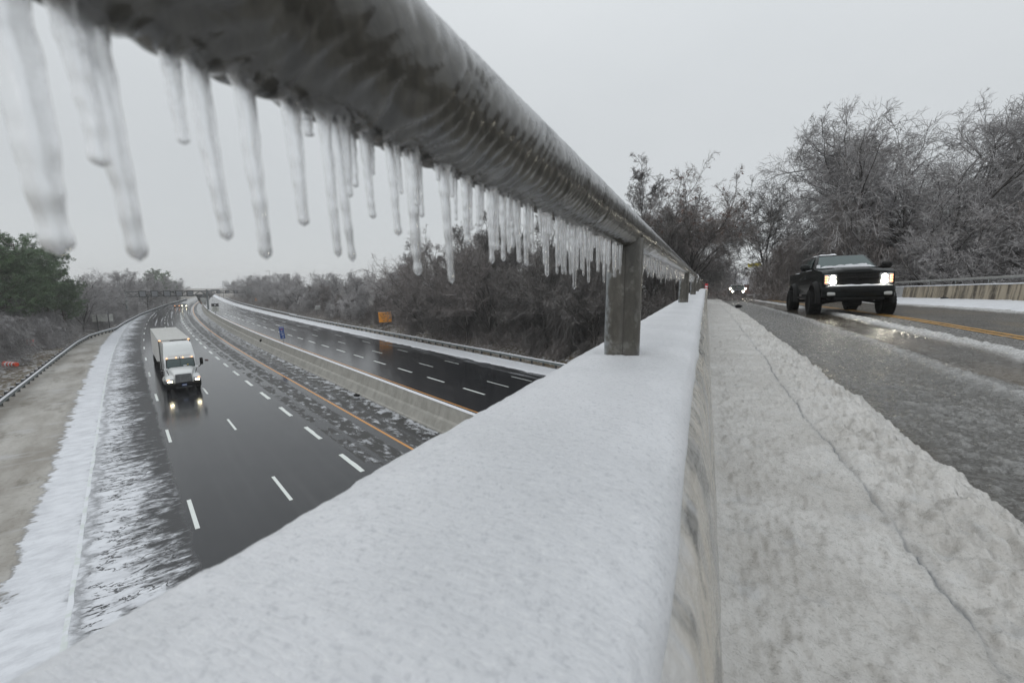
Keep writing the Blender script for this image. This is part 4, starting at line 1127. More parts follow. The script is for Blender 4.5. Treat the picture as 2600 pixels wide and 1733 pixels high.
T_open = [tree_mesh(40 + k, 13, .22, 13, 1.0, (8, 7, 6, 4), -.06, twig=.014, r0=.17, ang=.62, top=.45, limb_len=.58, up=.35) for k in range(3)]
T_tall = [tree_mesh(60 + k, 14, .22, 12, .66, (6, 6, 5, 4), 0.04, twig=.012, ang=.42, r0=.30, vine=150, up=.45) for k in range(2)]
T_vine = [tree_mesh(80 + k, 11, .04, 18, .70, (7, 6, 5, 4), -.35, twig=.017, mats=('bark', 'twigb'), r0=.17, vine=3600) for k in range(2)]
T_soft = [tree_mesh(90 + k, 10, .05, 20, .95, top=.60, m=(7, 7, 5, 4), grav=-.10, wind=(.35, .1, 0), twig=.016, mats=('bark2', 'twig'), r0=.13) for k in range(2)]
T_bush = [tree_mesh(95 + k, 6, .01, 26, 1.05, (7, 7, 5, 4), -.25, wind=(.55, .1, -.05), twig=.014, mats=('bark2', 'twig'), r0=.06, ang=.9, vine=2600) for k in range(2)]
T_big = tree_mesh(121, 15.5, .22, 20, 1.0, (11, 9, 8, 5), -.10, wind=(.26, 0, .02), twig=.0125, mats=('bark', 'twig'), r0=.40, ang=.85, limb_len=.72, top=.36, up=.30)
T_pod = tree_mesh(131, 14, .25, 14, 1.0, (9, 8, 6, 4), -.04, top=.42, limb_len=.62, up=.4, twig=.0125, mats=('bark', 'twigb'), r0=.22, ang=.62, pods=420)
T_fine = tree_mesh(141, 16, .42, 12, .60, (7, 7, 6, 4), .06, twig=.011, mats=('bark', 'twigd'), r0=.17, ang=.5)
PINE = [pine_mesh(151 + k, 17) for k in range(2)]

def at_so(px, s=None, o=None):
    """where the bearing of a view column crosses a line of the motorway plan"""
    d = pix(px, 719, 1.0); best = None
    for k in range(60, 4000):
        t = k * .1; s_, o_ = so_of(d.x * t, d.y * t)
        if s_ > 350: break
        if o is not None and o > 20 and float(o_) > o: best = t; break
        if o is not None and o < 0 and float(o_) < 20 and float(o_) > o and best is None: pass
    return (d.x * (best or 60), d.y * (best or 60))

_p = at_so(976, o=34.2); _q = at_so(803, o=34.8)
_w = hw(96.5, -8.0 - float(cE(96.5)))
# ---- wood on the right of the motorway
def place_r(s):
    for lim, t in ((-8, 'beside the near parapet'), (8, 'below the first post'), (24, 'by the snow ridge end'), (42, 'right of the orange sign'), (58, 'just behind the orange sign'), (78, 'left of the orange sign'), (105, 'around the small grey sign'), (135, 'left of the small grey sign'), (175, 'by the far guardrail'), (225, 'near the distant orange sign')):
        if s < lim: return t
    return 'by the distant green sign'
def place_l(s):
    for lim, t in ((40, 'at the left border of the picture'), (50, 'left of the fallen drum'), (60, 'behind the fallen drum'), (72, 'behind the knocked-over sign'), (86, 'left of the pale sign back'), (102, 'behind the pale sign back'), (122, 'right of the pale sign back'), (150, 'under the end of the near gantry'), (200, 'along the bend past the gantry')):
        if s < lim: return t
    return 'where the left bank fades into mist'
grpR = 'leafless iced trees in the wood behind the guardrail'
KEEP = []
def open_view(x, y, r=2.0):
    '''False when a plant at x, y would grow in front of one of the signs that stand free of the bushes'''
    a = math.atan2(y, x); d = math.hypot(x, y)
    for kx, ky, hw_ in KEEP:
        dk = math.hypot(kx, ky)
        if d < dk + 1.0 and d > dk * .8 and abs(math.atan2(math.sin(a - math.atan2(ky, kx)), math.cos(a - math.atan2(ky, kx)))) * d < hw_ + r: return False
    return True
lblR = 'leafless iced tree in the wood behind the guardrail of the far lanes'
KEEP += [(_p[0], _p[1], 1.4), (_q[0], _q[1], .9), (float(_w[0]), float(_w[1]), 2.4)]
special = [ # px, o, mesh, scale, label
 (1010, 38, T_open[0], 1.18, 'bushy grey iced tree behind the orange sign, tallest of its stretch'),
 (1130, 38, T_vine[0], .98, 'vine-hung brown tree right of the orange sign'),
 (1225, 42, T_tall[0], 1.25, 'tall dark tree with steep limbs, showing between the long icicles'),
 (1290, 40, T_tall[1], 1.10, 'slim dark tree beside the broken dead trunk'),
 (1375, 39, T_vine[1], 1.0, 'vine-covered tree under the thick fringe of icicles'),
 (1455, 38, T_vine[0], 1.05, 'dark tangled tree just left of the first rail post'),
 (1175, 44, T_tall[1], 1.22, 'steep-limbed dark tree left of the longest icicles'),
 (1325, 45, T_tall[0], 1.20, 'dark-trunked tree behind the middle of the icicle fringe'),
 (1400, 43, T_tall[1], 1.12, 'dark-trunked tree behind the right half of the icicle fringe'),
 (1500, 44, T_tall[0], 1.15, 'dark-trunked tree seen just left of the first post'),
 (1050, 43, T_tall[0], 1.10, 'dark-trunked tree rising right of the orange sign')]
for px, o, ms, sc, lb in special:
    x, y = at_so(px, o=o); plant(ms, x, y, sc, random.uniform(0, 6), label=lb, group=grpR, cm='twigd' if px > 1100 else None)
k = 0
for o_line, jit, step0 in ((36, 1.5, 4.6), (43, 2, 6.5), (52, 3, 9)):
    s = -26.0
    while s < 300:
        o = o_line + random.uniform(-jit, jit)
        x, y, _ = hw(s, o)
        d = math.hypot(x, y)
        ms = random.choice(T_open + T_vine + T_soft + T_tall) if s < 70 else random.choice(T_open + T_soft + T_soft)
        sc = random.uniform(.78, 1.06) * (1 if s < 60 else .92)
        if o_line == 36: sc *= .85
        if ms in T_open: sc *= 1.25
        if 10 < s < 62: sc *= 1.14
        if not (x > -2.5 and y < 60) and open_view(x, y):
            kind_ = 'open-crowned' if ms in T_open else 'vine-hung brown' if ms in T_vine else 'feathery grey' if ms in T_soft else 'slim steep-limbed'
            row_ = {36: 'in the front row', 43: 'in the middle depth', 52: 'deep in the wood'}[o_line]
            r_ = plant(ms, float(x), float(y), sc, random.uniform(0, 6), label='%s iced tree %s, %s' % (kind_, row_, place_r(s)), group=grpR, cm='twigd' if s < 30 + random.uniform(-8, 20) else 'twigb' if s < 62 + random.uniform(-14, 14) else None); k += 1
        s += step0 * (1 + s / 160) * random.uniform(.75, 1.25)
# broken dead trunk
dt = empty('dead_trunk', (0, 0, 0), 0, 'bare broken dead trunk leaning in the wood behind the icicle fringe', 'tree')
x, y = at_so(1262, o=36); dt.location = (x, y, float(ground_z(x, y)) - .2)
rs = np.random.RandomState(5)
P = polyl(np.zeros((1, 3)), np.array([[-.10, 0, 1.]]), np.array([12.5]), 10, rs, .25, 0); V, F = tubes(P, [.2], [.07], 8); mesh_np('trunk', V, F, M['bark'], dt)
S, D, Ln = children(P, 7, .45, .98, .7, rs, .16, np.array([12.5])); V, F = tubes(polyl(S, D, Ln, 4, rs, .5), .05, .02, 4); mesh_np('limbs', V, F, M['bark'], dt)

# ---- wood on the left bank
grpL = 'bare trees on the bank left of the road'
def left_at(px, dist): d = pix(px, 719, dist); return d.x, d.y
L_items = [ # px, dist, mesh, scale, name, label
 (66, 97, PINE[0], .92, 'pine_tree', 'tallest green frosted pine at the left of the road, nearest of the pines'),
 (112, 101, PINE[1], .84, 'pine_tree', 'green pine standing right beside the tallest one'),
 (150, 104, PINE[0], .66, 'pine_tree', 'lower green pine on the right flank of the near pine group'),
 (8, 94, PINE[1], .74, 'pine_tree', 'green pine near the left border of the picture'),
 (-35, 92, PINE[0], .80, 'pine_tree', 'green pine cut by the left border of the picture'),
 (90, 112, PINE[1], .80, 'pine_tree', 'green pine behind the two tallest ones'),
 (395, 232, PINE[0], .84, 'pine_tree', 'distant dark pine among grey trees, left one of the far pair'),
 (418, 250, PINE[1], .80, 'pine_tree', 'distant dark pine among grey trees, nearer to the road end'),
 (312, 168, T_open[1], 1.02, 'bare_tree', 'round-crowned bare tree standing over the left bank, dark trunk showing'),
 (368, 198, T_soft[0], 1.25, 'bare_tree', 'pale hazy tree right of the round-crowned bare tree'),
 (345, 210, T_soft[1], 1.3, 'bare_tree', 'pale tree behind the round-crowned bare tree'),
 (446, 285, T_soft[1], 1.25, 'bare_tree', 'last pale tree of the left bank before the road end'),
 (406, 240, T_soft[0], 1.25, 'bare_tree', 'pale tree between the distant pines'),
 (275, 172, T_soft[0], 1.0, 'bare_tree', 'low pale tree left of the round-crowned bare tree'),
 (196, 116, T_open[2], .80, 'bare_tree', 'thin brown-tipped tree between the pines and the white sign back'),
 (238, 138, T_open[0], .72, 'bare_tree', 'small open tree with a dark stem behind the white sign back'),
 (262, 152, T_soft[0], .88, 'bare_tree', 'low grey tree above the white sign back')]
for px, d_, ms, sc, nm, lb in L_items:
    x, y = left_at(px, d_); sc *= 1.22 if ms in T_open else 1.12 if ms in T_soft else 1.0; plant(ms, x, y, sc, random.uniform(0, 6), nm, lb, 'tree', 'pines on the left bank' if 'pine' in nm else grpL)
rb = random.Random(4)
s_ = 28.0
while s_ < 290:
    for row in range(4):
        g_ = float(gl_o(s_)); o_ = g_ - float(np.interp(s_, [50, 75, 110], [6.4, 3.6, 2.6])) - row * 3.4 - rb.uniform(0, 1.6)
        x, y, _ = hw(s_ + rb.uniform(-1.5, 1.5), o_)
        ms = rb.choice(T_bush) if row < 3 else rb.choice(T_soft); sc = (rb.uniform(.62, .85) + .24 * row) * (1.0 if row < 3 else .62) * (1.0 if s_ < 85 else .72)
        if open_view(x, y, 2.2): plant(ms, float(x), float(y), sc, .5 + rb.uniform(-.5, .5), 'iced_bush' if row < 3 else 'bare_tree', '%s %s' % (('iced bush at the foot of the left bank', 'iced bush half way up the left bank', 'taller iced bush high on the left bank', 'low bare tree on top of the left bank')[row], place_l(s_)), 'bush' if row < 3 else 'tree', 'bushes of the left thicket' if row < 3 else 'low trees of the left thicket')
    s_ += 4.4 * (1 + s_ / 130)
s_ = -24.0
while s_ < 250:       # shrub layer at the foot of the right-hand wood
    for row in range(2):
        o_ = 34.6 + row * 3.0 + rb.uniform(0, 1.5); x, y, _ = hw(s_ + rb.uniform(-1, 1), o_)
        if not (x > -4 and y < 60) and open_view(x, y, 1.6): plant(rb.choice(T_bush + T_vine[:1]), float(x), float(y), rb.uniform(.42, .72) * (.8 if row == 0 else 1), rb.uniform(0, 6), 'iced_bush', '%s at the foot of the wood, %s' % (('low iced bush', 'taller iced bush')[row], place_r(s_)), 'bush', 'bushes at the foot of the right-hand wood', cm='twigd' if s_ < 40 else 'twigb' if s_ < 80 else None)
    s_ += 3.6 * (1 + s_ / 120)

# ---- trees round the far end of the bridge
def near_tree(px, dist, ms, sc, label, name='bare_tree', rz=0, group=None, sz=None, z=None, cm=None):
    d = pix(px, 719, dist); return plant(ms, d.x, d.y, sc, rz, name, label, 'tree', group, sz=sz, z=z, cm=cm)
near_tree(2325, 47, T_big, 1.20, 'great spreading iced tree behind the pickup, its crown blown to the right', rz=.2)
near_tree(2030, 58, T_soft[0], .85, 'feathery grey tree left of the great spreading one, sweeping over the road', rz=1.1)
near_tree(1965, 50, T_vine[1], .62, 'low drooping iced tree at the roadside behind the pickup', rz=2.2)
near_tree(2095, 62, T_soft[1], 1.15, 'grey tree behind the left side of the great spreading tree', rz=2.8)
near_tree(2570, 40, T_open[0], 1.10, 'dark-limbed tree at the right edge above the far rail', rz=.4)
near_tree(2500, 54, T_big, .95, 'second spreading iced tree right of the great one', rz=3.2)
near_tree(2660, 46, T_big, .80, 'spreading tree cut by the right border of the picture', rz=4.4)
grpN = 'iced trees behind the far parapet'
for px, d_, ms, sc in [(2150, 44, T_vine[0], .72), (2210, 40, T_open[1], .62), (2350, 38, T_vine[1], .66), (2400, 42, T_open[2], .72), (2450, 36, T_vine[0], .64), (2520, 36, T_open[1], .66), (2590, 34, T_vine[1], .66), (2180, 60, T_vine[0], 1.0), (2360, 60, T_vine[1], 1.1), (2440, 62, T_open[0], 1.05),
    (2540, 58, T_vine[0], 1.1), (2620, 56, T_open[1], 1.1), (2270, 66, T_soft[0], 1.15), (2120, 74, T_soft[1], 1.1), (2700, 42, T_vine[0], .9), (2320, 34, T_open[0], .5), (2480, 68, T_soft[0], 1.2), (2600, 70, T_soft[1], 1.2)]:
    near_tree(px, d_, ms, sc, '%s iced tree behind the far parapet, %s' % ({id(T_vine[0]): 'vine-hung', id(T_vine[1]): 'bushy vine-hung', id(T_open[0]): 'open-crowned', id(T_open[1]): 'wide-crowned', id(T_open[2]): 'thin-crowned', id(T_soft[0]): 'feathery', id(T_soft[1]): 'bushy feathery'}[id(ms)], 'just left of the great tree' if px < 2230 else 'below the great tree' if px < 2380 else 'right of the great tree' if px < 2500 else 'at the right border of the picture' if px > 2580 else 'left of the right border'), rz=random.uniform(0, 6), group=grpN, cm=('twigd', 'twigb', None)[random.randint(0, 2)])
near_tree(1628, 50, T_fine, .98, 'slender fine-twigged bare tree rising just above the handrail', rz=.5)
near_tree(1752, 50, T_pod, .98, 'tree hung with rusty seed clusters at the left of the bridge end', rz=1.2)
near_tree(1690, 56, T_pod, .88, 'smaller brownish tree between the fine-twigged and the seed-hung tree', rz=4.0)
near_tree(1822, 66, T_soft[1], .75, 'drooping tree behind the seed-hung tree, over the far road', rz=3.3)
for px, d_, ms, sc in [(1540, 54, T_vine[0], .80), (1590, 50, T_vine[1], .72), (1650, 60, T_open[1], .8), (1720, 66, T_vine[1], .9), (1560, 66, T_open[0], .9), (1500, 58, T_open[2], .85), (1750, 78, T_soft[0], 1.0), (1680, 46, T_vine[0], .46), (1740, 48, T_vine[1], .42), (1610, 44, T_vine[0], .46), (1550, 42, T_vine[1], .42)]:
    near_tree(px, d_, ms, sc, 'leafless tree crowding the ground below the near parapet', rz=random.uniform(0, 6), group='trees below the near parapet', cm='twigd')
for px, d_, ms, sc in [(1935, 92, T_soft[0], .55), (1965, 84, T_soft[1], .6), (1850, 115, T_soft[1], .8), (1815, 95, T_soft[0], .9), (1990, 100, T_open[0], .7), (1900, 150, T_soft[0], .6), (1870, 165, T_soft[1], .7), (1930, 140, T_open[2], .7), (1800, 130, T_open[1], .95), (1950, 170, T_soft[1], .8), (1845, 190, T_open[0], .8), (1885, 200, T_open[1], .6), (1780, 110, T_soft[1], .9)]:
    near_tree(px, d_, ms, sc, 'pale misty tree closing the view along the bridge road', rz=random.uniform(0, 6), group='misty trees beyond the bridge')

# ---- undergrowth that nobody could count
def brush(name, pts, label, mat, seed, h=(1.0, 2.6), wind=(.5, .1, -.1), tw=.016, k=4, lean=.5, per=1):
    rs = np.random.RandomState(seed); n = len(pts)
    D = rs.normal(0, lean, (n, 3)); D[:, 2] = 1
    L_ = rs.uniform(h[0], h[1], n)
    P = polyl(pts, D, L_, k, rs, .6, -.9, wind); g = Geo(); g.add(ribbons(P, tw, tw * .5, rs))
    S, D2, L2 = children(P, 3, .2, 1.0, .6, rs, .4, L_); P2 = polyl(S, D2, L2, 2, rs, .5, -.5, wind); g.add(ribbons(P2, tw * .8, tw * .4, rs))
    V, F = g.out(); o = mesh_np(name, V, F, M[mat]); return tag(o, label, 'bushes', None, 'stuff')
def clump_pts(n, fs, seed, clump=1.3, keep=.42):
    rs = np.random.RandomState(seed); s, o = fs(rs, n); P = hw(s, o); X, Y = P[:, 0], P[:, 1]
    ok = fbm(X / clump / 2.5, Y / clump / 2.5, 0, seed, 3) > keep; X, Y = X[ok], Y[ok]
    lift = np.clip(fbm(X / 4, Y / 4, 0, seed + 1, 2) - .4, 0, 1) * 5.0 * rs.rand(len(X)) 
    return np.stack([X, Y, ground_z(X, Y) - .05 + lift * .8], 1)
def fr_(rs, n): s = -12 + 316 * rs.rand(n) ** 1.7; return s, 32.9 + 11 * rs.rand(n) ** 1.4 + .6 * np.sin(s * .4)
brush('undergrowth', clump_pts(18000, fr_, 3), 'brown tangled undergrowth along the foot of the right-hand wood', 'twigb', 4, (1.2, 3.2), (.2, -.2, 0))
def fl_(rs, n): s = 36 + 240 * rs.rand(n) ** 1.6; g = gl_o(s); return s, g - 4.8 + 2.6 * sst(55, 80, s) - 2.2 * sst(84, 90, s) * (1 - sst(104, 112, s)) - 16 * rs.rand(n) ** 1.1
brush('undergrowth', clump_pts(20000, fl_, 5, 1.2, .36), 'wind-swept iced brush covering the left bank under the pines', 'twig', 6, (1.4, 3.6), (.9, .3, -.3), .018)
def fa_(n, seed, x0, x1, y0, y1):
    rs = np.random.RandomState(seed); X = rs.uniform(x0, x1, n); Y = y0 + (y1 - y0) * rs.rand(n) ** 1.4; ok = fbm(X * .3, Y * .3, 0, seed, 3) > .42; X, Y = X[ok], Y[ok]
    ok = so_of(X, Y)[1] > 34.5; X, Y = X[ok], Y[ok]
    return np.stack([X, Y, ground_z(X, Y) + rs.rand(len(X)) * .8], 1)
P = fa_(9000, 7, 13.5, 48, 22, 70); brush('undergrowth', P, 'dark brush below the trees behind the far parapet', 'twigb', 8, (1.0, 3.0), (.3, 0, 0))
P = fa_(8000, 9, -20, -3.5, 38, 85); brush('undergrowth', P, 'dark brush on the slope beside the near parapet end', 'twigd', 10, (1.0, 3.2), (.1, 0, 0))
P = fa_(3500, 13, -16, -4, 85, 190); brush('undergrowth', P, 'pale brush beside the road beyond the bridge on the left', 'twig', 14, (.8, 2.4), (.3, 0, 0))
P = fa_(5000, 11, 13.5, 26, 48, 120); brush('undergrowth', P, 'pale brush beside the road beyond the bridge on the right', 'twig', 12, (1.0, 3.2), (-.4, 0, -.2))
def grass():
    rs = np.random.RandomState(21); n = 26000
    s1 = 30 + 90 * rs.rand(n // 2); o1 = gl_o(s1) - .4 - 5.5 * rs.rand(n // 2)
    s2 = -25 + 120 * rs.rand(n // 2) ** 1.3; o2 = 29.4 + 3.4 * rs.rand(n // 2)
    P = hw(np.concatenate([s1, s2]), np.concatenate([o1, o2])); X, Y = P[:, 0], P[:, 1]; ok = fbm(X * .5, Y * .5, 0, 2, 3) > .46; X, Y = X[ok], Y[ok]
    B = np.stack([X, Y, ground_z(X, Y)], 1); D = rs.normal(0, .8, B.shape); D[:, 2] = .8
    Pp = polyl(B, D, rs.uniform(.08, .28, len(B)), 3, rs, .5, -.8); V, F = ribbons(Pp, .012, .004, rs)
    m = simple('dead_grass', (.30, .235, .135), .7); tag(mesh_np('grass', V, F, m), 'dead tan grass by the guardrails', 'grass', None, 'stuff')
grass()

# ================================================================== SIGNS AND GANTRIES
def text(s, size, mat, parent, loc, rot=(R(90), 0, 0), align='CENTER', name='lettering', sx=1.0):
    cu = bpy.data.curves.new('t', 'FONT'); cu.body = s; cu.size = size; cu.align_x = align; cu.align_y = 'CENTER'; cu.extrude = .004; cu.offset = size * .012
    t = bpy.data.objects.new('t', cu); COL.objects.link(t); bpy.context.view_layer.update()
    me = bpy.data.meshes.new_from_object(t.evaluated_get(bpy.context.evaluated_depsgraph_get()))
    bpy.data.objects.remove(t); me.name = name; me.materials.clear(); me.materials.append(mat)
    o = bpy.data.objects.new(name, me); link(o, parent); o.location = loc; o.rotation_euler = rot; o.scale = (sx, 1, 1); return o
def face_cam(x, y): return math.atan2(y, x) - R(90)         # local -Y looks towards the bridge
def sign(loc, label, w, h, z0, mat, posts, rz=None, name='road_sign', lean=0, pmat='galvd', pw=.10, thick=.03):
    r = empty(name, loc, face_cam(loc[0], loc[1]) if rz is None else rz, label, 'sign'); r.rotation_euler[1] = lean
    MB().box((0, 0, z0 + h / 2), (w, thick, h)).build('panel', mat, r, bevel=.006)
    for px in posts: MB().box((px, thick / 2 + pw / 2 + .004, (z0 + h * .9) / 2 - .2), (pw, pw, z0 + h * .9 + .4)).build('post', M[pmat], r)
    MB().rbox((0, 0, z0 + h + .02), (w * 1.01, .09, .05), .02).build('snow_strip', M['snow'], r)
    return r
# orange sign on the right
x, y = at_so(976, o=34.2)
zb = float(ground_z(x, y)); og = sign((x, y, zb), 'orange rectangular sign reading Emergency Pull Over Ahead, in front of the wood', 2.45, 2.05, 1.75, M['orange'], (-.55, .55), pmat='galvd', lean=R(-2.5))
for t_, z_ in (('Emergency', 3.38), ('Pull Over', 3.02), ('Ahead', 2.68)): text(t_, .31, M['blk'], og, (-.38, -.022, z_))
text('1500  Feet', .29, M['blk'], og, (0, -.022, 2.02))
MB().box((0, -.018, 2.32), (2.4, .008, .03)).box((.44, -.018, 3.04), (.03, .008, 1.42)).build('divider', M['blk'], og)
MB().box((.85, -.018, 3.55), (.42, .008, .05)).box((1.04, -.018, 3.35), (.05, .008, .4)).box((1.04, -.018, 2.8), (.05, .008, .34)).box((.85, -.018, 2.6), (.34, .008, .05)).box((.68, -.018, 3.45), (.05, .008, .18)).build('bay_symbol', M['blk'], og)
# grey sign seen in the wood
x, y = at_so(803, o=34.8); g = sign((x, y, float(ground_z(x, y))), 'small grey sign seen from behind at the edge of the right-hand wood', 1.35, 1.0, 2.1, M['alu'], (-.35, .35), pw=.06)
for k in range(3): MB().box((0, -.02, 2.35 + .25 * k), (1.2, .01, .03)).build('rib', M['galvd'], g)
# blue mile marker beside the barrier
bl = empty('mile_marker', hp(38.4, 10.32, 1.6), face_cam(*hw(38.4, 10.3)[:2]), 'tall narrow blue mile marker leaning on top of the median barrier', 'sign'); bl.rotation_euler[1] = R(-5)
MB().box((0, .03, .5), (.05, .05, 1.1)).build('post', M['galvd'], bl)
MB().box((0, 0, 1.45), (.54, .02, 1.56)).build('panel', M['blue'], bl, bevel=.008)
text('WEST', .18, M['wht'], bl, (0, -.018, 2.10))
MB().loft([[(x_ * .7, -.016 - e, 1.45 + (z_ - 2.15) * .74) for x_, z_ in ((-.24, 2.80), (.24, 2.80), (.27, 2.6), (.18, 2.42), (0, 2.33), (-.18, 2.42), (-.27, 2.6))] for e in (0, .01)]).build('shield', M['blue'], bl)
MB().box((0, -.032, 1.88), (.33, .006, .09)).build('shield_top', M['red'], bl); text('64', .19, M['wht'], bl, (0, -.036, 1.74))
text('MILE', .16, M['wht'], bl, (0, -.018, 1.46)); text('18', .28, M['wht'], bl, (0, -.018, 1.18)); text('.4', .28, M['wht'], bl, (.02, -.018, .86))
# black and white lane sign on the barrier
bw = sign(hp(109, 10.32, 1.6), 'black and white lane rules sign on the median barrier', 1.55, 2.05, .7, M['aluw'], (0,), pw=.10)
MB().box((0, -.03, 2.37), (1.5, .02, .74)).build('black_panel', M['blk'], bw)
text('HOV', .36, M['blk'], bw, (0, -.025, 1.72)); text('2+ ONLY', .30, M['blk'], bw, (0, -.025, 1.37)); text('MON-FRI', .25, M['blk'], bw, (0, -.025, 1.0))
MB().loft([[(.0, -.045 - e, 2.64), (.14, -.045 - e, 2.37), (0, -.045 - e, 2.10), (-.14, -.045 - e, 2.37)] for e in (0, .01)]).build('diamond', M['wht'], bw)
sign(hp(176, 10.3, 1.6), 'distant grey sign back above the median barrier', 1.6, 1.5, .9, M['alu'], (0,), pw=.12)
# big white sign seen from behind on the left
wsg = empty('road_sign', hp(96.5, -8.0 - float(cE(96.5)), 0), face_cam(*hw(96.5, -8.0 - float(cE(96.5)))[:2]) + .12, 'large pale sign seen from behind beyond the left guardrail', 'sign')
for k in range(5): MB().box((0, 0, 1.95 + .29 * k), (3.1, .04, .275)).build('plank', M['aluw'], wsg)
for px in (-.85, .85): MB().box((px, -.10, 1.5), (.16, .14, 3.6)).build('post', M['galvd'], wsg)
# small red sign, knocked over
rsg = empty('knocked_sign', hp(66, -14.2, .05), face_cam(*hw(66, -14.2)[:2]), 'small red-orange sign knocked over on a leaning post below the left thicket', 'sign'); rsg.rotation_euler[1] = R(-42)
MB().box((0, 0, .7), (.07, .05, 1.4)).build('post', M['wht'], rsg); MB().box((0, -.03, 1.6), (.75, .02, .75), Matrix.Rotation(R(45), 3, 'Y')).build('panel', M['drum'], rsg, bevel=.01)
# traffic drum lying on its side
dr = empty('traffic_drum', hp(50.8, -14.9, .3), R(20), 'orange and white traffic drum lying on its side by the left guardrail', 'traffic drum')
MB().lathe([(-.75, .30), (-.74, .33), (-.2, .30), (.25, .27), (.72, .23), (.74, .21)], 'x', n=26).build('body', M['drum'], dr, smooth=True)
for a, b, r0_, r1_ in ((-.42, -.24, .318, .308), (-.04, .14, .296, .286), (.32, .48, .272, .262)): MB().lathe([(a, r0_), (b, r1_)], 'x', n=26).build('band', M['wht'], dr, smooth=True)
d2 = clod('traffic_drum', hp(45.6, -18.2, .1), (.3, .22, .22), M['drum'], 'orange drum end just showing at the left border of the picture', 'traffic drum', 5)
# right side, far
gs = sign(hp(226, 38.0, .3), 'green direction sign beyond the far bend on the right', 4.2, 3.8, 3.0, M['green'], (-1.2, 1.2), pw=.2)
for z_ in (5.9, 5.2, 4.4): MB().box((0, -.025, z_), (3.0, .01, .28)).build('legend', M['wht'], gs)
sign(hp(196, 36.2, .2), 'orange sign right of the distant green sign', 2.9, 1.9, 1.6, M['orange'], (-.7, .7))
sign(hp(285, 41.0, .3), 'farthest orange sign, left of the green sign', 3.4, 2.4, 3.2, M['orange'], (-.8, .8))
# lamp pole and bare pole
lp = empty('street_lamp', hp(232, 47, 1.0), .3, 'thin street lamp rising over the right-hand wood near the road end', 'street lamp')
MB().tube((0, 0, 0), (0, 0, 15.2), .13, 8, .07).build('pole', M['galvd'], lp); MB().box((-.8, 0, 14.9), (1.6, .12, .12)).build('arm', M['galvd'], lp); MB().rbox((-1.5, 0, 14.7), (.7, .3, .3), .08).build('lamp_head', M['alu'], lp)
pl = empty('pole', hp(300, 30, 0), 0, 'thin bare pole standing far off at the right of the distant gantry', 'pole'); MB().tube((0, 0, 0), (0, 0, 11), .12, 8, .07).build('shaft', M['galvd'], pl)
fb = empty('road_sign', hp(330, 27, 0), face_cam(*hw(330, 27)[:2]), 'low grey panel closing the road at the vanishing point', 'sign')
MB().box((0, 0, 5.0), (5.0, .2, 1.1)).build('panel', M['steel'], fb, bevel=.03); MB().box((-2, .2, 2.4), (.2, .2, 4.8)).box((2, .2, 2.4), (.2, .2, 4.8)).build('post', M['galvd'], fb)

def gantry(label, A, B, zc, dep, posts, signs, smat, ssz, front):
    """A,B = ends of the beam on the ground; zc = height of lower chord"""
    A, B = Vector(A), Vector(B); L_ = (B - A).length; ang = math.atan2(B.y - A.y, B.x - A.x)
    r = empty('sign_gantry', (A.x, A.y, 0), ang, label, 'gantry'); c = MB(); w_ = .9
    for yy in (-w_ / 2, w_ / 2):
        for zz in (zc, zc + dep): c.tube((0, yy, zz), (L_, yy, zz), .14, 8)
    c.build('chord', M['galvd'], r)
    c = MB(); n = int(L_ / 1.6); st = L_ / n
    for k in range(n):
        for yy in (-w_ / 2, w_ / 2): c.tube((k * st, yy, zc if k % 2 else zc + dep), ((k + 1) * st, yy, zc + dep if k % 2 else zc), 0.075, 5)
        c.tube((k * st, -w_ / 2, zc), (k * st, w_ / 2, zc), .04, 5); c.tube((k * st, -w_ / 2, zc + dep), (k * st, w_ / 2, zc + dep), .04, 5)
    c.build('lattice', M['galvd'], r)
    for x_, zb_, zt in posts: MB().tube((x_, 0, zb_), (x_, 0, zt), .24, 12, .2).build('post', M['galv'], r, smooth=True)
    for f in signs:
        o = MB().rbox((f * L_, -front * (w_ / 2 + .35), zc + dep / 2), (ssz[0], .45, ssz[1]), .05).build('lane_sign', smat, r)
        o2 = MB().box((f * L_, -front * (w_ / 2 + .60), zc + dep / 2), (ssz[0] * .82, .03, ssz[1] * .8)).build('sign_face', M['steel'], o)
    return r
A = hp(134.2, -4.0 - float(cE(134.2)), 0); B = hp(134.9, 10.3, 0)
gantry('steel lattice gantry across the lanes behind the white lorry, lane signals on it', A, B, 5.9, 1.25, [(0, 0, 7.3), ((B - A).length, 1.5, 7.7)], (.19, .33, .48, .63, .77), M['dark'], (1.6, 1.7), 1)
A = hp(222, 10.4, 0); B = hp(228, 38.5, 0)
gantry('farther gantry over the right-hand lanes, row of dark square signals', A, B, 4.95, 1.0, [(0, .4, 5.9), ((B - A).length, 0, 6.0)], (.10, .27, .44, .61, .77), M['dark'], (1.5, 1.5), 1)

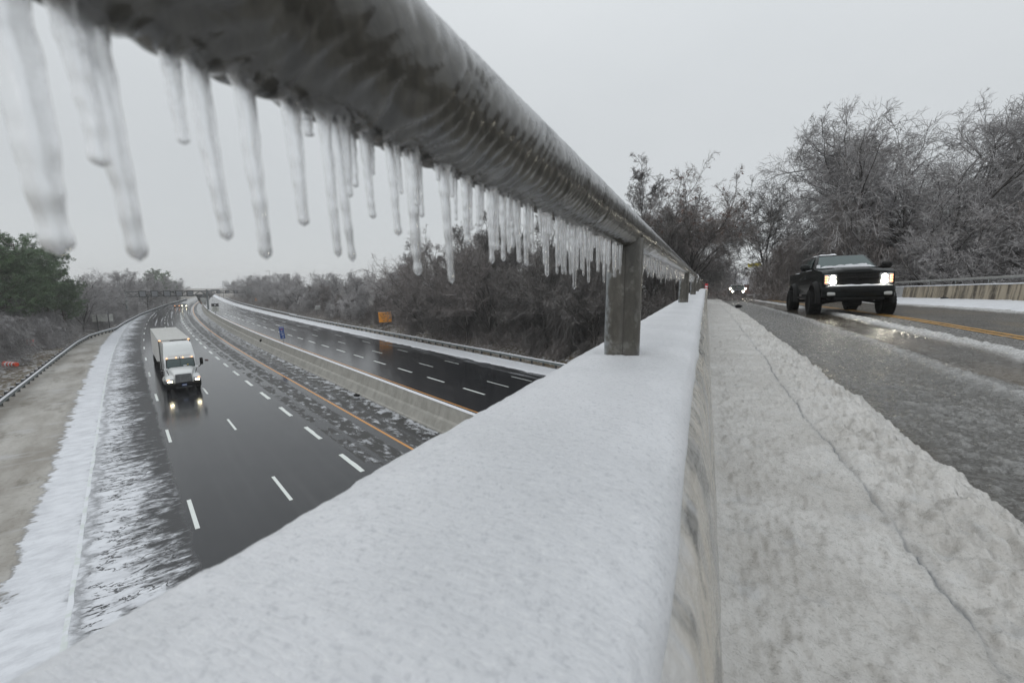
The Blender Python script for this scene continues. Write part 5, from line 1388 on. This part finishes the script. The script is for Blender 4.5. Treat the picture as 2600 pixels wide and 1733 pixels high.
# ================================================================== VEHICLES
def wheel_parts(root, x, y, z, r, wd, side, rimmat, name='wheel', tread=True, n=36):
    """wheel object with tyre and rim as sub-parts; side = outward x direction"""
    w_ = MB().lathe([(-wd * .30, r * .30), (wd * .30, r * .30)], 'x', n=20).build(name, M['dark'], root, smooth=True); w_.location = (x, y, z)
    h = wd / 2; prof = [(-h * .8, r * .60), (-h, r * .72), (-h * .98, r * .88), (-h * .8, r * .97), (-h * .4, r), (h * .4, r), (h * .8, r * .97), (h * .98, r * .88), (h, r * .72), (h * .8, r * .60)]
    t = MB().lathe(prof, 'x', n=n)
    if tread:
        for k in range(26):
            a = 2 * math.pi * k / 26; rot = Matrix.Rotation(a, 3, 'X')
            for sx, da in ((-.30, 0), (.02, .12), (.32, 0)):
                rot = Matrix.Rotation(a + da, 3, 'X'); t.box(rot @ Vector((sx * wd, 0, r * 1.005)), (wd * .26, r * .13, r * .05), rot)
    t.build('tyre', M['rubber'], w_, smooth=True, angle=40)
    s = side; rp = [(s * h * .1, r * .60), (s * h * .75, r * .61), (s * h * .80, r * .56), (s * h * .35, r * .50), (s * h * .28, r * .18), (s * h * .55, r * .15), (s * h * .6, r * .02)]
    MB().lathe(rp, 'x', n=n).build('rim', rimmat, w_, smooth=True, angle=30)
    return w_

def build_pickup():
    X0, Y0 = 4.58, 17.55
    zg = float(road_z(X0, Y0 + .9))
    r = empty('pickup_truck', (X0, Y0, zg), R(1.0), 'lifted black pickup with lit headlamps driving towards us on the slushy bridge road', 'pickup truck')
    r.rotation_euler = (R(-1.2), R(-1.9), R(1.0))
    # local: front bumper at y=0, y grows to the rear, z from ground
    TB = M['tblack']
    def wf(lo=.99, hi=.70, zb=1.58, zt=2.14):
        def f(y, z):
            base = lo - .05 * max(0, (.45 - y) / .45) ** 2
            if z <= zb: return base - .02 * max(0, (z - 1.2))
            return base - .02 * .38 - (lo - hi) * ((z - zb) / (zt - zb))
        return f
    # lower body with wheel arches
    def arch(yc, rad, zc, a0=200, a1=-20, n=12):
        return [(yc + rad * math.cos(R(a0 + (a1 - a0) * k / n)), zc + rad * math.sin(R(a0 + (a1 - a0) * k / n))) for k in range(n + 1)]
    zc = .46
    out = [(.20, .95), (.14, 1.16), (.16, 1.42), (.30, 1.50), (.9, 1.56), (1.42, 1.60), (3.7, 1.60), (3.72, 1.56), (5.72, 1.56), (5.76, 1.0), (5.70, .84)]
    out += [(5.10, .76)] + [(p[0], max(p[1], .72)) for p in arch(4.60, .54, zc + .05, -0, 180)] + [(3.9, .74), (1.62, .74)] + [(p[0], max(p[1], .72)) for p in arch(.98, .56, zc + .05, 0, 180)] + [(.36, .80)]
    MB().prism(out, wf()).build('body', TB, r, bevel=.035, seg=3)
    # fender flares
    for yc in (.98, 4.60):
        for s in (-1, 1):
            ring = []
            for k in range(15):
                a = R(-8 + 196 * k / 14); c_, s_ = math.cos(a), math.sin(a)
                ring.append([(s * .95, yc + .54 * c_, zc + .05 + .54 * s_), (s * 1.10, yc + .56 * c_, zc + .05 + .56 * s_), (s * 1.09, yc + .63 * c_, zc + .05 + .62 * s_), (s * .97, yc + .70 * c_, zc + .05 + .69 * s_)])
            MB().loft(ring).build('fender_flare', M['trim'], r, smooth=True, angle=40)
    # greenhouse
    cab = [(1.42, 1.59), (2.12, 2.10), (2.35, 2.145), (3.1, 2.16), (3.52, 2.12), (3.78, 1.66), (3.76, 1.59)]
    MB().prism(cab, wf(.96, .72, 1.58, 2.16)).build('cab', TB, r, bevel=.04, seg=3)
    # bonnet with power bulge
    MB().loft([[( -.80, y_, z_), (-.42, y_, z_ + .035), (-.36, y_, z_ + .075), (.36, y_, z_ + .075), (.42, y_, z_ + .035), (.80, y_, z_), (.80, y_, z_ - .1), (-.80, y_, z_ - .1)] for y_, z_ in ((.17, 1.44), (.32, 1.515), (.8, 1.56), (1.40, 1.595))]).build('bonnet', TB, r, bevel=.02)
    # windscreen and side glass
    def quadp(name, pts, mat, th=.012, par=r):
        a, b, c_ = [Vector(p) for p in pts[:3]]; n_ = (b - a).cross(c_ - a).normalized() * th
        o = MB().loft([[tuple(Vector(p)) for p in pts], [tuple(Vector(p) + n_) for p in pts]]).build(name, mat, par); return o
    quadp('windscreen', [(-.84, 1.475, 1.625), (.84, 1.475, 1.625), (.665, 2.13, 2.095), (-.665, 2.13, 2.095)], M['glass'])
    for s in (-1, 1):
        for y0, y1 in ((1.86, 2.62), (2.70, 3.44)):
            t0 = .02 if y0 < 2 else 0
            pts = [(s * (.955), y0, 1.64), (s * .955, y1, 1.64), (s * .765, y1 - (.12 if y1 > 3 else 0), 2.03), (s * .765, y0 + (.42 if y0 < 2 else 0), 2.03)]
            pts = [(p[0] + s * .012, p[1], p[2]) for p in pts]
            quadp('side_window', pts if s > 0 else pts[::-1], M['glass'])
        MB().box((s * .985, 1.55 + 1.1, 1.33), (.03, .10, .03)).build('door_handle', M['chrome'], r); MB().box((s * .985, 3.5, 1.33), (.03, .10, .03)).build('door_handle', M['chrome'], r)
        mi = MB().rbox((s * 1.20, 1.62, 1.70), (.30, .20, .23), .09, 4).build('wing_mirror', TB if s < 0 else M['trim'], r, smooth=True); MB().box((s * 1.02, 1.66, 1.64), (.20, .06, .06)).build('mirror_arm', M['trim'], mi)
        MB().tube((s * .96, 1.62, .60), (s * .96, 3.95, .60), .05, 12).build('side_step', M['dark'], r, smooth=True)
        MB().box((s * 1.00, 5.15, .60), (.02, .02, .5)).build('mud_flap', M['trim'], r)
        # headlamps: two stacked reflectors, amber corner
        hl = MB().rbox((s * .74, .15, 1.21), (.36, .10, .34), .04, 3).build('headlight', M['lens'], r, smooth=True)
        MB().lathe([(-.015, .062), (.015, .066)], 'y', (s * .685, .085, 1.285), 18).build('upper_beam', M['lamp'], hl); MB().lathe([(-.015, .078), (.015, .082)], 'y', (s * .68, .085, 1.125), 18).build('lower_beam', M['lamp'], hl)
        for zz in (1.30, 1.21, 1.12): MB().rbox((s * .862, .118, zz), (.085, .05, .072), .014, 2).build('amber_lamp', M['amber'], hl)
        MB().rbox((s * .74, -.03, .735), (.24, .07, .115), .03, 3).build('fog_lamp', M['alu'], r, smooth=True)
        MB().rbox((s * .37, -.035, .77), (.10, .05, .026), .01).build('tow_hook', M['alu'], r)
    # grille
    g = MB().rbox((0, .16, 1.21), (1.12, .08, .40), .03).build('grille', M['dark'], r)
    MB().rbox((0, .105, 1.235), (1.12, .06, .075), .02).build('grille_bar', M['trim'], g); MB().rbox((0, .108, 1.43), (1.14, .05, .03), .012).build('grille_rim', M['trim'], g); MB().rbox((0, .108, 1.005), (1.14, .05, .03), .012).build('grille_rim', M['trim'], g)
    for k in range(24): MB().box((-.54 + k * .047, .125, 1.21), (.008, .02, .38)).build('mesh_bar', M['trim'], g) if k % 2 == 0 else None
    bt = MB().lathe([(-.04, .0), (-.04, .1), (0, .1)], 'y', (0, .07, 1.235), 4); MB().rbox((0, .07, 1.235), (.26, .02, .07), .01).box((0, .066, 1.235), (.085, .02, .10)).build('badge', M['trim'], g)
    # bumper
    bm_ = []
    for x_ in (-.98, -.9, -.6, 0, .6, .9, .98):
        d_ = .0 if abs(x_) < .7 else (.06 if abs(x_) < .95 else .16)
        bm_.append([(x_, -.06 + d_, .98), (x_, -.075 + d_, .9), (x_, -.07 + d_, .68), (x_, -.03 + d_, .60), (x_, .22, .60), (x_, .22, .98)])
    bp = MB().loft(bm_).build('bumper', TB, r, bevel=.02, seg=2)
    MB().rbox((0, -.078, .86), (1.0, .02, .09), .01).build('air_slot', M['dark'], bp); MB().rbox((0, -.02, .575), (1.30, .12, .07), .02).build('valance', M['trim'], bp)
    # underside: cross member, arms, axle
    MB().box((0, .6, .60), (1.1, .9, .2)).box((0, 2.9, .66), (1.2, 4.6, .2)).build('chassis', M['dark'], r)
    for s in (-1, 1):
        MB().tube((s * .25, .75, .52), (s * .90, .95, .40), .04, 8).tube((s * .25, 1.15, .52), (s * .90, 1.0, .40), .035, 8).tube((s * .35, .9, .62), (s * .88, .98, .34), .03, 8).build('control_arm', M['dark'], r, smooth=True)
        MB().tube((s * .6, .95, .44), (s * .52, .95, .95), .06, 10).build('shock_absorber', M['galvd'], r, smooth=True)
    MB().rbox((0, .62, .44), (.50, .35, .26), .08).build('diff_housing', M['dark'], r)
    MB().tube((-.9, 4.60, .44), (.9, 4.60, .44), .06, 12).build('rear_axle', M['dark'], r, smooth=True); MB().rbox((0, 4.6, .44), (.34, .3, .34), .12, 3).build('rear_diff', M['dark'], r, smooth=True)
    for s in (-1, 1):
        for yy in (.98, 4.60): wheel_parts(r, s * 1.02, yy, .435, .44, .36, s, M['dark'])
    # wipers, aerial, snow
    MB().tube((-.55, 1.46, 1.64), (.05, 1.50, 1.665), .012, 6).tube((.15, 1.45, 1.64), (.70, 1.49, 1.665), .012, 6).build('wiper', M['dark'], r)
    MB().rbox((.36, 2.75, 2.175), (.05, .12, .06), .02).build('roof_aerial', M['trim'], r)
    def snowstrip(name, x0, x1, y_, z_, h, d_, seed, n=30):
        xs = np.linspace(x0, x1, n); hh = h * (.35 + 1.1 * fbm(xs * 5, seed, 0, seed, 3)) * sst(0, .12, (xs - x0) / (x1 - x0)) * sst(0, .12, (x1 - xs) / (x1 - x0)); y_ = y_ if hasattr(y_, '__len__') else y_ + 0 * xs
        z_ = z_ if hasattr(z_, '__len__') else z_ + 0 * xs
        MB().loft([[(a, q - d_ / 2, z0), (a, q - d_ / 3, z0 + e), (a, q + d_ / 3, z0 + e), (a, q + d_ / 2, z0)] for a, q, z0, e in zip(xs, y_, z_, hh + .004)]).build(name, M['snow'], r, smooth=True, angle=60)
    snowstrip('bonnet_snow', -.80, .80, 1.36, 1.655, .075, .16, 3); snowstrip('bonnet_snow', -.1, .62, 1.40, 1.68, .09, .12, 4)
    snowstrip('bumper_snow', -.88, .88, .06, .985, .045, .16, 5); snowstrip('roof_snow', -.66, -.10, 2.32, 2.145, .045, .32, 6); snowstrip('roof_snow', -.68, -.35, 2.9, 2.15, .04, .5, 7)
    snowstrip('screen_snow', -.86, -.74, 1.56, 1.66, .09, .10, 8)
    snowstrip('bed_snow', -.98, -.78, 4.2, 1.57, .03, .8, 9); snowstrip('bed_snow', -.98, -.80, 2.2, 1.60, .02, .9, 10)
    # driver
    return r
build_pickup()

def build_suv():
    d = Vector((3.75, 61.5)); zg = float(road_z(3.6, 62.5)) + .01
    r = empty('suv', (3.7, 61.5, zg), 0, 'distant dark four-wheel drive with roof-high lamps lit, coming over the bridge road', 'car')
    bodym = simple('blue_grey_paint', (.20, .25, .31), .3, coat=.5)
    out = [(0, .45), (0, 1.05), (.95, 1.12), (1.5, 1.62), (3.9, 1.62), (4.2, 1.0), (4.2, .45)]
    MB().prism(out, lambda y, z: .92 if z < 1.15 else .76).build('body', bodym, r, bevel=.05)
    MB().loft([[(-.7, .985, 1.16), (.7, .985, 1.16), (.62, 1.44, 1.56), (-.62, 1.44, 1.56)], [(-.7, .96, 1.17), (.7, .96, 1.17), (.62, 1.42, 1.57), (-.62, 1.42, 1.57)]]).build('windscreen', M['glass'], r)
    MB().rbox((0, 2.5, 1.66), (1.4, 2.3, .10), .04).build('roof_snow', M['snow'], r)
    MB().rbox((0, -.03, .62), (1.7, .12, .3), .05).build('bumper', M['dark'], r); MB().rbox((0, -.01, .9), (.8, .05, .22), .02).build('grille', M['dark'], r)
    for s in (-1, 1):
        MB().lathe([(-.03, .11), (.02, .13)], 'y', (s * .58, -.03, .86), 16).build('headlight', M['lamp'], r)
        MB().lathe([(-.03, .09), (.02, .10)], 'y', (s * .86, .85, 1.22), 16).build('spot_lamp', M['lamp'], r)
        MB().rbox((s * .82, .0, .86), (.10, .06, .10), .02).build('amber_lamp', M['amber'], r)
        MB().rbox((s * 1.02, 1.1, 1.15), (.2, .1, .16), .05).build('wing_mirror', M['dark'], r)
        for yy in (.75, 3.4): wheel_parts(r, s * .80, yy, .38, .38, .26, s, M['dark'], tread=False, n=20)
build_suv()

def build_lorry():
    s0, o0 = 23.4, -1.36
    P = hp(s0, o0, 0); rz = math.atan2(-DD[1], -DD[0]) + R(90)
    r = empty('lorry', P, rz, 'white articulated lorry with lit headlamps coming towards us on the wet motorway', 'lorry')
    W = M['twhite']
    # local: bumper at y=0, rear +y, width 2.5
    # bonnet, tapering to the grille
    MB().loft([[(-.62, .12, 1.55), (-.72, .12, .75), (.72, .12, .75), (.62, .12, 1.55), (.45, .12, 1.66), (-.45, .12, 1.66)],
               [(-.70, .5, 1.72), (-.80, .5, .75), (.80, .5, .75), (.70, .5, 1.72), (.5, .5, 1.84), (-.5, .5, 1.84)],
               [(-.92, 1.75, 1.98), (-.98, 1.75, .8), (.98, 1.75, .8), (.92, 1.75, 1.98), (.68, 1.75, 2.06), (-.68, 1.75, 2.06)]]).build('bonnet', W, r, bevel=.05, seg=3)
    for s in (-1, 1):
        ring = [[(s * .62, y_, z0), (s * 1.20, y_, z0 - .02), (s * 1.22, y_, z1), (s * 1.0, y_, z2), (s * .62, y_, z2 + .04)] for y_, z0, z1, z2 in ((.10, .92, 1.10, 1.22), (.35, .98, 1.22, 1.40), (.9, 1.06, 1.32, 1.50), (1.6, .98, 1.30, 1.52), (1.85, .8, 1.25, 1.60))]
        MB().loft(ring).build('fender', W, r, bevel=.04, seg=3)
        hl = MB().rbox((s * .98, .14, 1.05), (.42, .22, .20), .06, 3).build('headlight', M['lens'], r, smooth=True)
        MB().rbox((s * .95, .03, 1.03), (.27, .03, .12), .014).build('beam', M['lampw'], hl); MB().rbox((s * 1.06, .10, 1.185), (.18, .10, .09), .03, 2).build('indicator', M['amber'], hl)
    # cab and raised sleeper roof
    cw = lambda y, z: 1.12 if z < 2.9 else 1.12 - .10 * (z - 2.9)
    out = [(1.62, .75), (1.62, 1.95), (1.95, 2.68), (2.08, 2.80), (2.45, 3.35), (2.9, 3.82), (3.3, 3.98), (4.95, 4.0), (4.95, .75)]
    MB().prism(out, cw).build('cab', W, r, bevel=.07, seg=3)
    MB().prism([(2.12, 2.92), (2.38, 3.26), (2.42, 3.24), (2.2, 2.92)], lambda y, z: .78).build('roof_panel', W, r, bevel=.02)
    ws = MB().loft([[(-.98, 1.615, 2.0), (.98, 1.615, 2.0), (.93, 1.91, 2.66), (-.93, 1.91, 2.66)], [(-.98, 1.58, 2.01), (.98, 1.58, 2.01), (.93, 1.875, 2.67), (-.93, 1.875, 2.67)]]).build('windscreen', M['glass'], r, bevel=.01)
    MB().box((0, 1.725, 2.34), (.03, .03, .70), Matrix.Rotation(R(-24), 3, 'X')).build('screen_pillar', M['dark'], ws)
    MB().loft([[(-1.04, 1.61, 1.95), (1.04, 1.61, 1.95), (.99, 1.93, 2.72), (-.99, 1.93, 2.72)], [(-1.04, 1.60, 1.95), (1.04, 1.60, 1.95), (.99, 1.915, 2.72), (-.99, 1.915, 2.72)]]).build('screen_seal', M['trim'], r)
    MB().box((.30, 1.60, 2.10), (.24, .01, .09)).build('dash_paper', M['wht'], r); MB().box((.50, 1.615, 2.17), (.10, .01, .07)).build('dash_toy', simple('yellow_cloth', (.6, .45, .05), .6), r)
    MB().tube((-.6, 1.57, 2.02), (-.05, 1.60, 2.06), .014, 6).tube((.1, 1.57, 2.02), (.7, 1.60, 2.06), .014, 6).build('wiper', M['dark'], r)
    for x_ in (-.92, -.26, .22, .86): MB().rbox((x_, 1.98, 2.80), (.09, .10, .09), .03).build('marker_lamp', M['amberb'], r)
    MB().rbox((-.02, 1.99, 2.80), (.05, .12, .13), .02).build('roof_horn', M['dark'], r)
    for s in (-1, 1):
        MB().loft([[(s * 1.125, 2.0, 2.02), (s * 1.125, 2.75, 2.02), (s * 1.125, 2.75, 2.62), (s * 1.125, 2.2, 2.62)], [(s * 1.14, 2.0, 2.02), (s * 1.14, 2.75, 2.02), (s * 1.14, 2.75, 2.62), (s * 1.14, 2.2, 2.62)]]).build('door_window', M['glass'], r)
        m_ = MB().rbox((s * 1.52, 1.75, 2.34), (.24, .16, .62), .04).build('wing_mirror', M['dark'], r); MB().path([(s * 1.50, 1.78, 2.06), (s * 1.34, 1.8, 1.88), (s * 1.10, 1.85, 1.82)], .035, 6).build('mirror_arm', M['dark'], m_)
        h_ = MB().rbox((s * 1.08, 1.0, 1.98), (.27, .13, .20), .06, 3).build('bonnet_mirror', W, r, smooth=True); MB().tube((s * 1.06, 1.0, 1.92), (s * .94, .86, 1.50), .028, 6).build('mirror_stalk', M['dark'], h_)
        MB().lathe([(2.6, .30), (4.2, .30)], 'y', (s * .98, 0, .62), 20).build('fuel_tank', M['alu'], r, smooth=True)
        MB().box((s * 1.0, 4.95 + .1, 1.4), (.10, .5, 1.3)).build('side_fairing', M['dark'], r)
    # grille
    g = MB().loft([[(-.60, .10, .86), (.60, .10, .86), (.55, .13, 1.56), (-.55, .13, 1.56)], [(-.60, .08, .86), (.60, .08, .86), (.55, .11, 1.56), (-.55, .11, 1.56)]]).build('grille', M['dark'], r)
    for k in range(9): MB().rbox((0, .075, .92 + k * .075), (1.16 - k * .006, .03, .022), .006, 1).build('grille_bar', M['chrome'], g)
    for x_ in (-.24, .24): MB().box((x_, .07, 1.21), (.025, .03, .68)).build('grille_strut', M['chrome'], g)
    MB().box((0, .085, 1.585), (1.14, .05, .03)).build('grille_rim', M['chrome'], g)
    bp = MB().loft([[(x_, -.02 + d_, .42), (x_, -.04 + d_, .78), (x_, .10 + d_, .86), (x_, .3, .86), (x_, .3, .42)] for x_, d_ in ((-1.22, .25), (-1.0, .05), (-.5, 0), (.5, 0), (1.0, .05), (1.22, .25))]).build('bumper', M['trim'], r, bevel=.02)
    MB().rbox((0, -.05, .62), (1.15, .03, .14), .01).build('air_slot', M['dark'], bp); MB().box((0, -.06, .68), (.34, .015, .17)).build('number_plate', M['blue'], bp); MB().box((0, -.07, .68), (.28, .01, .06)).build('plate_marks', M['wht'], bp)
    MB().box((0, -.055, .49), (1.1, .02, .03)).build('bumper_trim', M['chrome'], bp)
    for s in (-1, 1):
        wheel_parts(r, s * 1.05, .95, .50, .51, .30, s, M['alu'], tread=False)
        for yy in (5.3, 6.6): wheel_parts(r, s * .98, yy, .50, .51, .52, s, M['alu'], tread=False)
        for yy in (18.4, 19.6): wheel_parts(r, s * .98, yy, .50, .51, .52, s, M['alu'], tread=False)
    MB().box((0, 4.4, .85), (.9, 7.2, .25)).build('chassis', M['dark'], r)
    # trailer
    t = MB().rbox((0, 6.1 + 7.3, 2.62), (2.42, 14.6, 2.84), .03).build('trailer', M['trailer'], r)
    for k in range(24): MB().box((0, 6.4 + k * .6, 4.046), (2.3, .05, .014)).build('roof_bow', M['trailer'], t)
    for s in (-1, 1):
        MB().box((s * 1.215, 6.1 + 7.3, 4.0), (.03, 14.6, .10)).build('top_rail', M['alu'], t); MB().rbox((s * 1.1, 6.06, 3.98), (.14, .05, .08), .02).build('marker_lamp', M['amberb'], t)
        MB().box((s * 1.17, 6.075, 2.6), (.08, .03, 2.7)).build('corner_post', M['galvd'], t)
    MB().box((.3, 6.07, 3.88), (1.3, .03, .14)).build('front_dark_strip', M['dark'], t)  # near-black strip across the upper front of the trailer
    MB().rbox((0, 2.9, .0 + 3.99 + .0), (.1, .1, .02), .005).build('roof_vent', W, r)
build_lorry()

def small_car(loc, rz, label, paintm, lampm, amber=False):
    r = empty('car', loc, rz, label, 'car')
    out = [(0, .35), (0, .85), (.9, .98), (1.5, 1.48), (3.3, 1.5), (3.9, 1.0), (4.4, .95), (4.4, .35)]
    MB().prism(out, lambda y, z: .90 if z < 1.0 else .70).build('body', paintm, r, bevel=.05)
    MB().loft([[(-.68, .92, 1.02), (.68, .92, 1.02), (.6, 1.42, 1.43), (-.6, 1.42, 1.43)], [(-.68, .89, 1.03), (.68, .89, 1.03), (.6, 1.40, 1.44), (-.6, 1.40, 1.44)]]).build('windscreen', M['glass'], r)
    for s in (-1, 1):
        MB().rbox((s * .66, -.02, .68), (.30, .06, .16), .02).build('headlight', lampm, r)
        for yy in (.85, 3.5): wheel_parts(r, s * .78, yy, .32, .32, .22, s, M['dark'], tread=False, n=16)
for s_, o_, lb, pm_, lm_ in ((192, 1.6, 'distant brown car with amber-tinted headlamps, left one of the far pair', simple('brown_paint', (.10, .06, .045), .3), M['amberb']), (190, 3.9, 'distant pale car with white headlamps, right one of the far pair', simple('grey_paint', (.20, .21, .22), .3), M['lampw'])):
    small_car(hp(s_, o_, .01), heading(s_, o_) + math.pi + R(90), lb, pm_, lm_)

# ================================================================== BEYOND THE BRIDGE
bk = simple('dull_brick', (.16, .065, .045), .8); rf = simple('snowy_roof', (.40, .40, .42), .7)
d = pix(1852, 719, 125); zb = CZ - 3.3
b = empty('brick_building', (d.x, d.y, zb), face_cam(d.x, d.y), 'low red brick building with a pale sloping roof behind the distant four-wheel drive', 'building')
MB().box((0, 4, 1.3), (9, 8, 3.6)).build('wall', bk, b); MB().loft([[(-5, -.4, 3.1), (-5, 8.4, 3.1), (-5, 4, 4.9)], [(5, -.4, 3.1), (5, 8.4, 3.1), (5, 4, 4.9)]]).build('roof', rf, b)
for x_ in (-2.6, .2, 2.8): MB().box((x_, -.02, 1.6), (1.0, .06, 1.1)).build('window', M['glass'], b)
d = pix(1925, 719, 135); w2 = empty('brick_wall', (d.x, d.y, zb - .4), face_cam(d.x, d.y), 'low reddish wall behind dark shrubs right of the distant four-wheel drive', 'wall'); MB().box((0, 0, .9), (11, .4, 1.9)).build('masonry', bk, w2)
# traffic signal on a mast arm with a yellow sign
d = pix(1866, 719, 96); zb = CZ - 2.9
t = empty('traffic_signal', (d.x, d.y, zb), face_cam(d.x, d.y), 'mast arm with two dark signals and a yellow street sign over the far crossing', 'traffic signal')
MB().tube((0, 0, 0), (0, 0, 5.6), .10, 10, .08).tube((0, 0, 5.5), (1.4, 0, 6.3), .06, 8).tube((1.4, 0, 6.3), (5.2, 0, 7.2), .05, 8).build('mast', M['galvd'], t)
for x_, z_ in ((1.75, 5.85), (4.45, 6.25)): MB().rbox((x_, 0, z_), (.42, .3, .50), .05).build('signal_head', M['blk'], t)
MB().box((3.1, -.05, 6.45), (2.2, .06, .62), Matrix.Rotation(R(-6), 3, 'Y')).build('street_sign', simple('yellow_sign_sheet', (.62, .52, .01), .4), t)
for px, dist, h_ in ((1835, 70, 3.2), (1830, 92, 4.0)):
    d = pix(px, 719, dist); p_ = empty('pole', (d.x, d.y, float(road_z(0, d.y)) - .3), 0, 'thin dark pole left of the far road, nearer one' if dist == 70 else 'thin dark pole left of the far road, farther one', 'pole'); MB().tube((0, 0, 0), (0, 0, h_), .05, 8).build('shaft', M['galvd'], p_)

# ------------------------------------------------------------------ misty air
hz = MB().box((-150, 250, 15.8), (1520, 1320, 34.4)).build('haze', None)
hm = bpy.data.materials.new('mist'); hm.use_nodes = True; t_ = hm.node_tree; t_.nodes.clear()
o_ = t_.nodes.new('ShaderNodeOutputMaterial'); v_ = t_.nodes.new('ShaderNodeVolumePrincipled')
v_.inputs['Color'].default_value = (1.0, 1.0, 1.0, 1); v_.inputs['Density'].default_value = .00062; v_.inputs['Anisotropy'].default_value = .1
t_.links.new(v_.outputs[0], o_.inputs['Volume']); hz.data.materials.append(hm); tag(hz, kind='stuff', label='pale mist over the motorway and bridge')
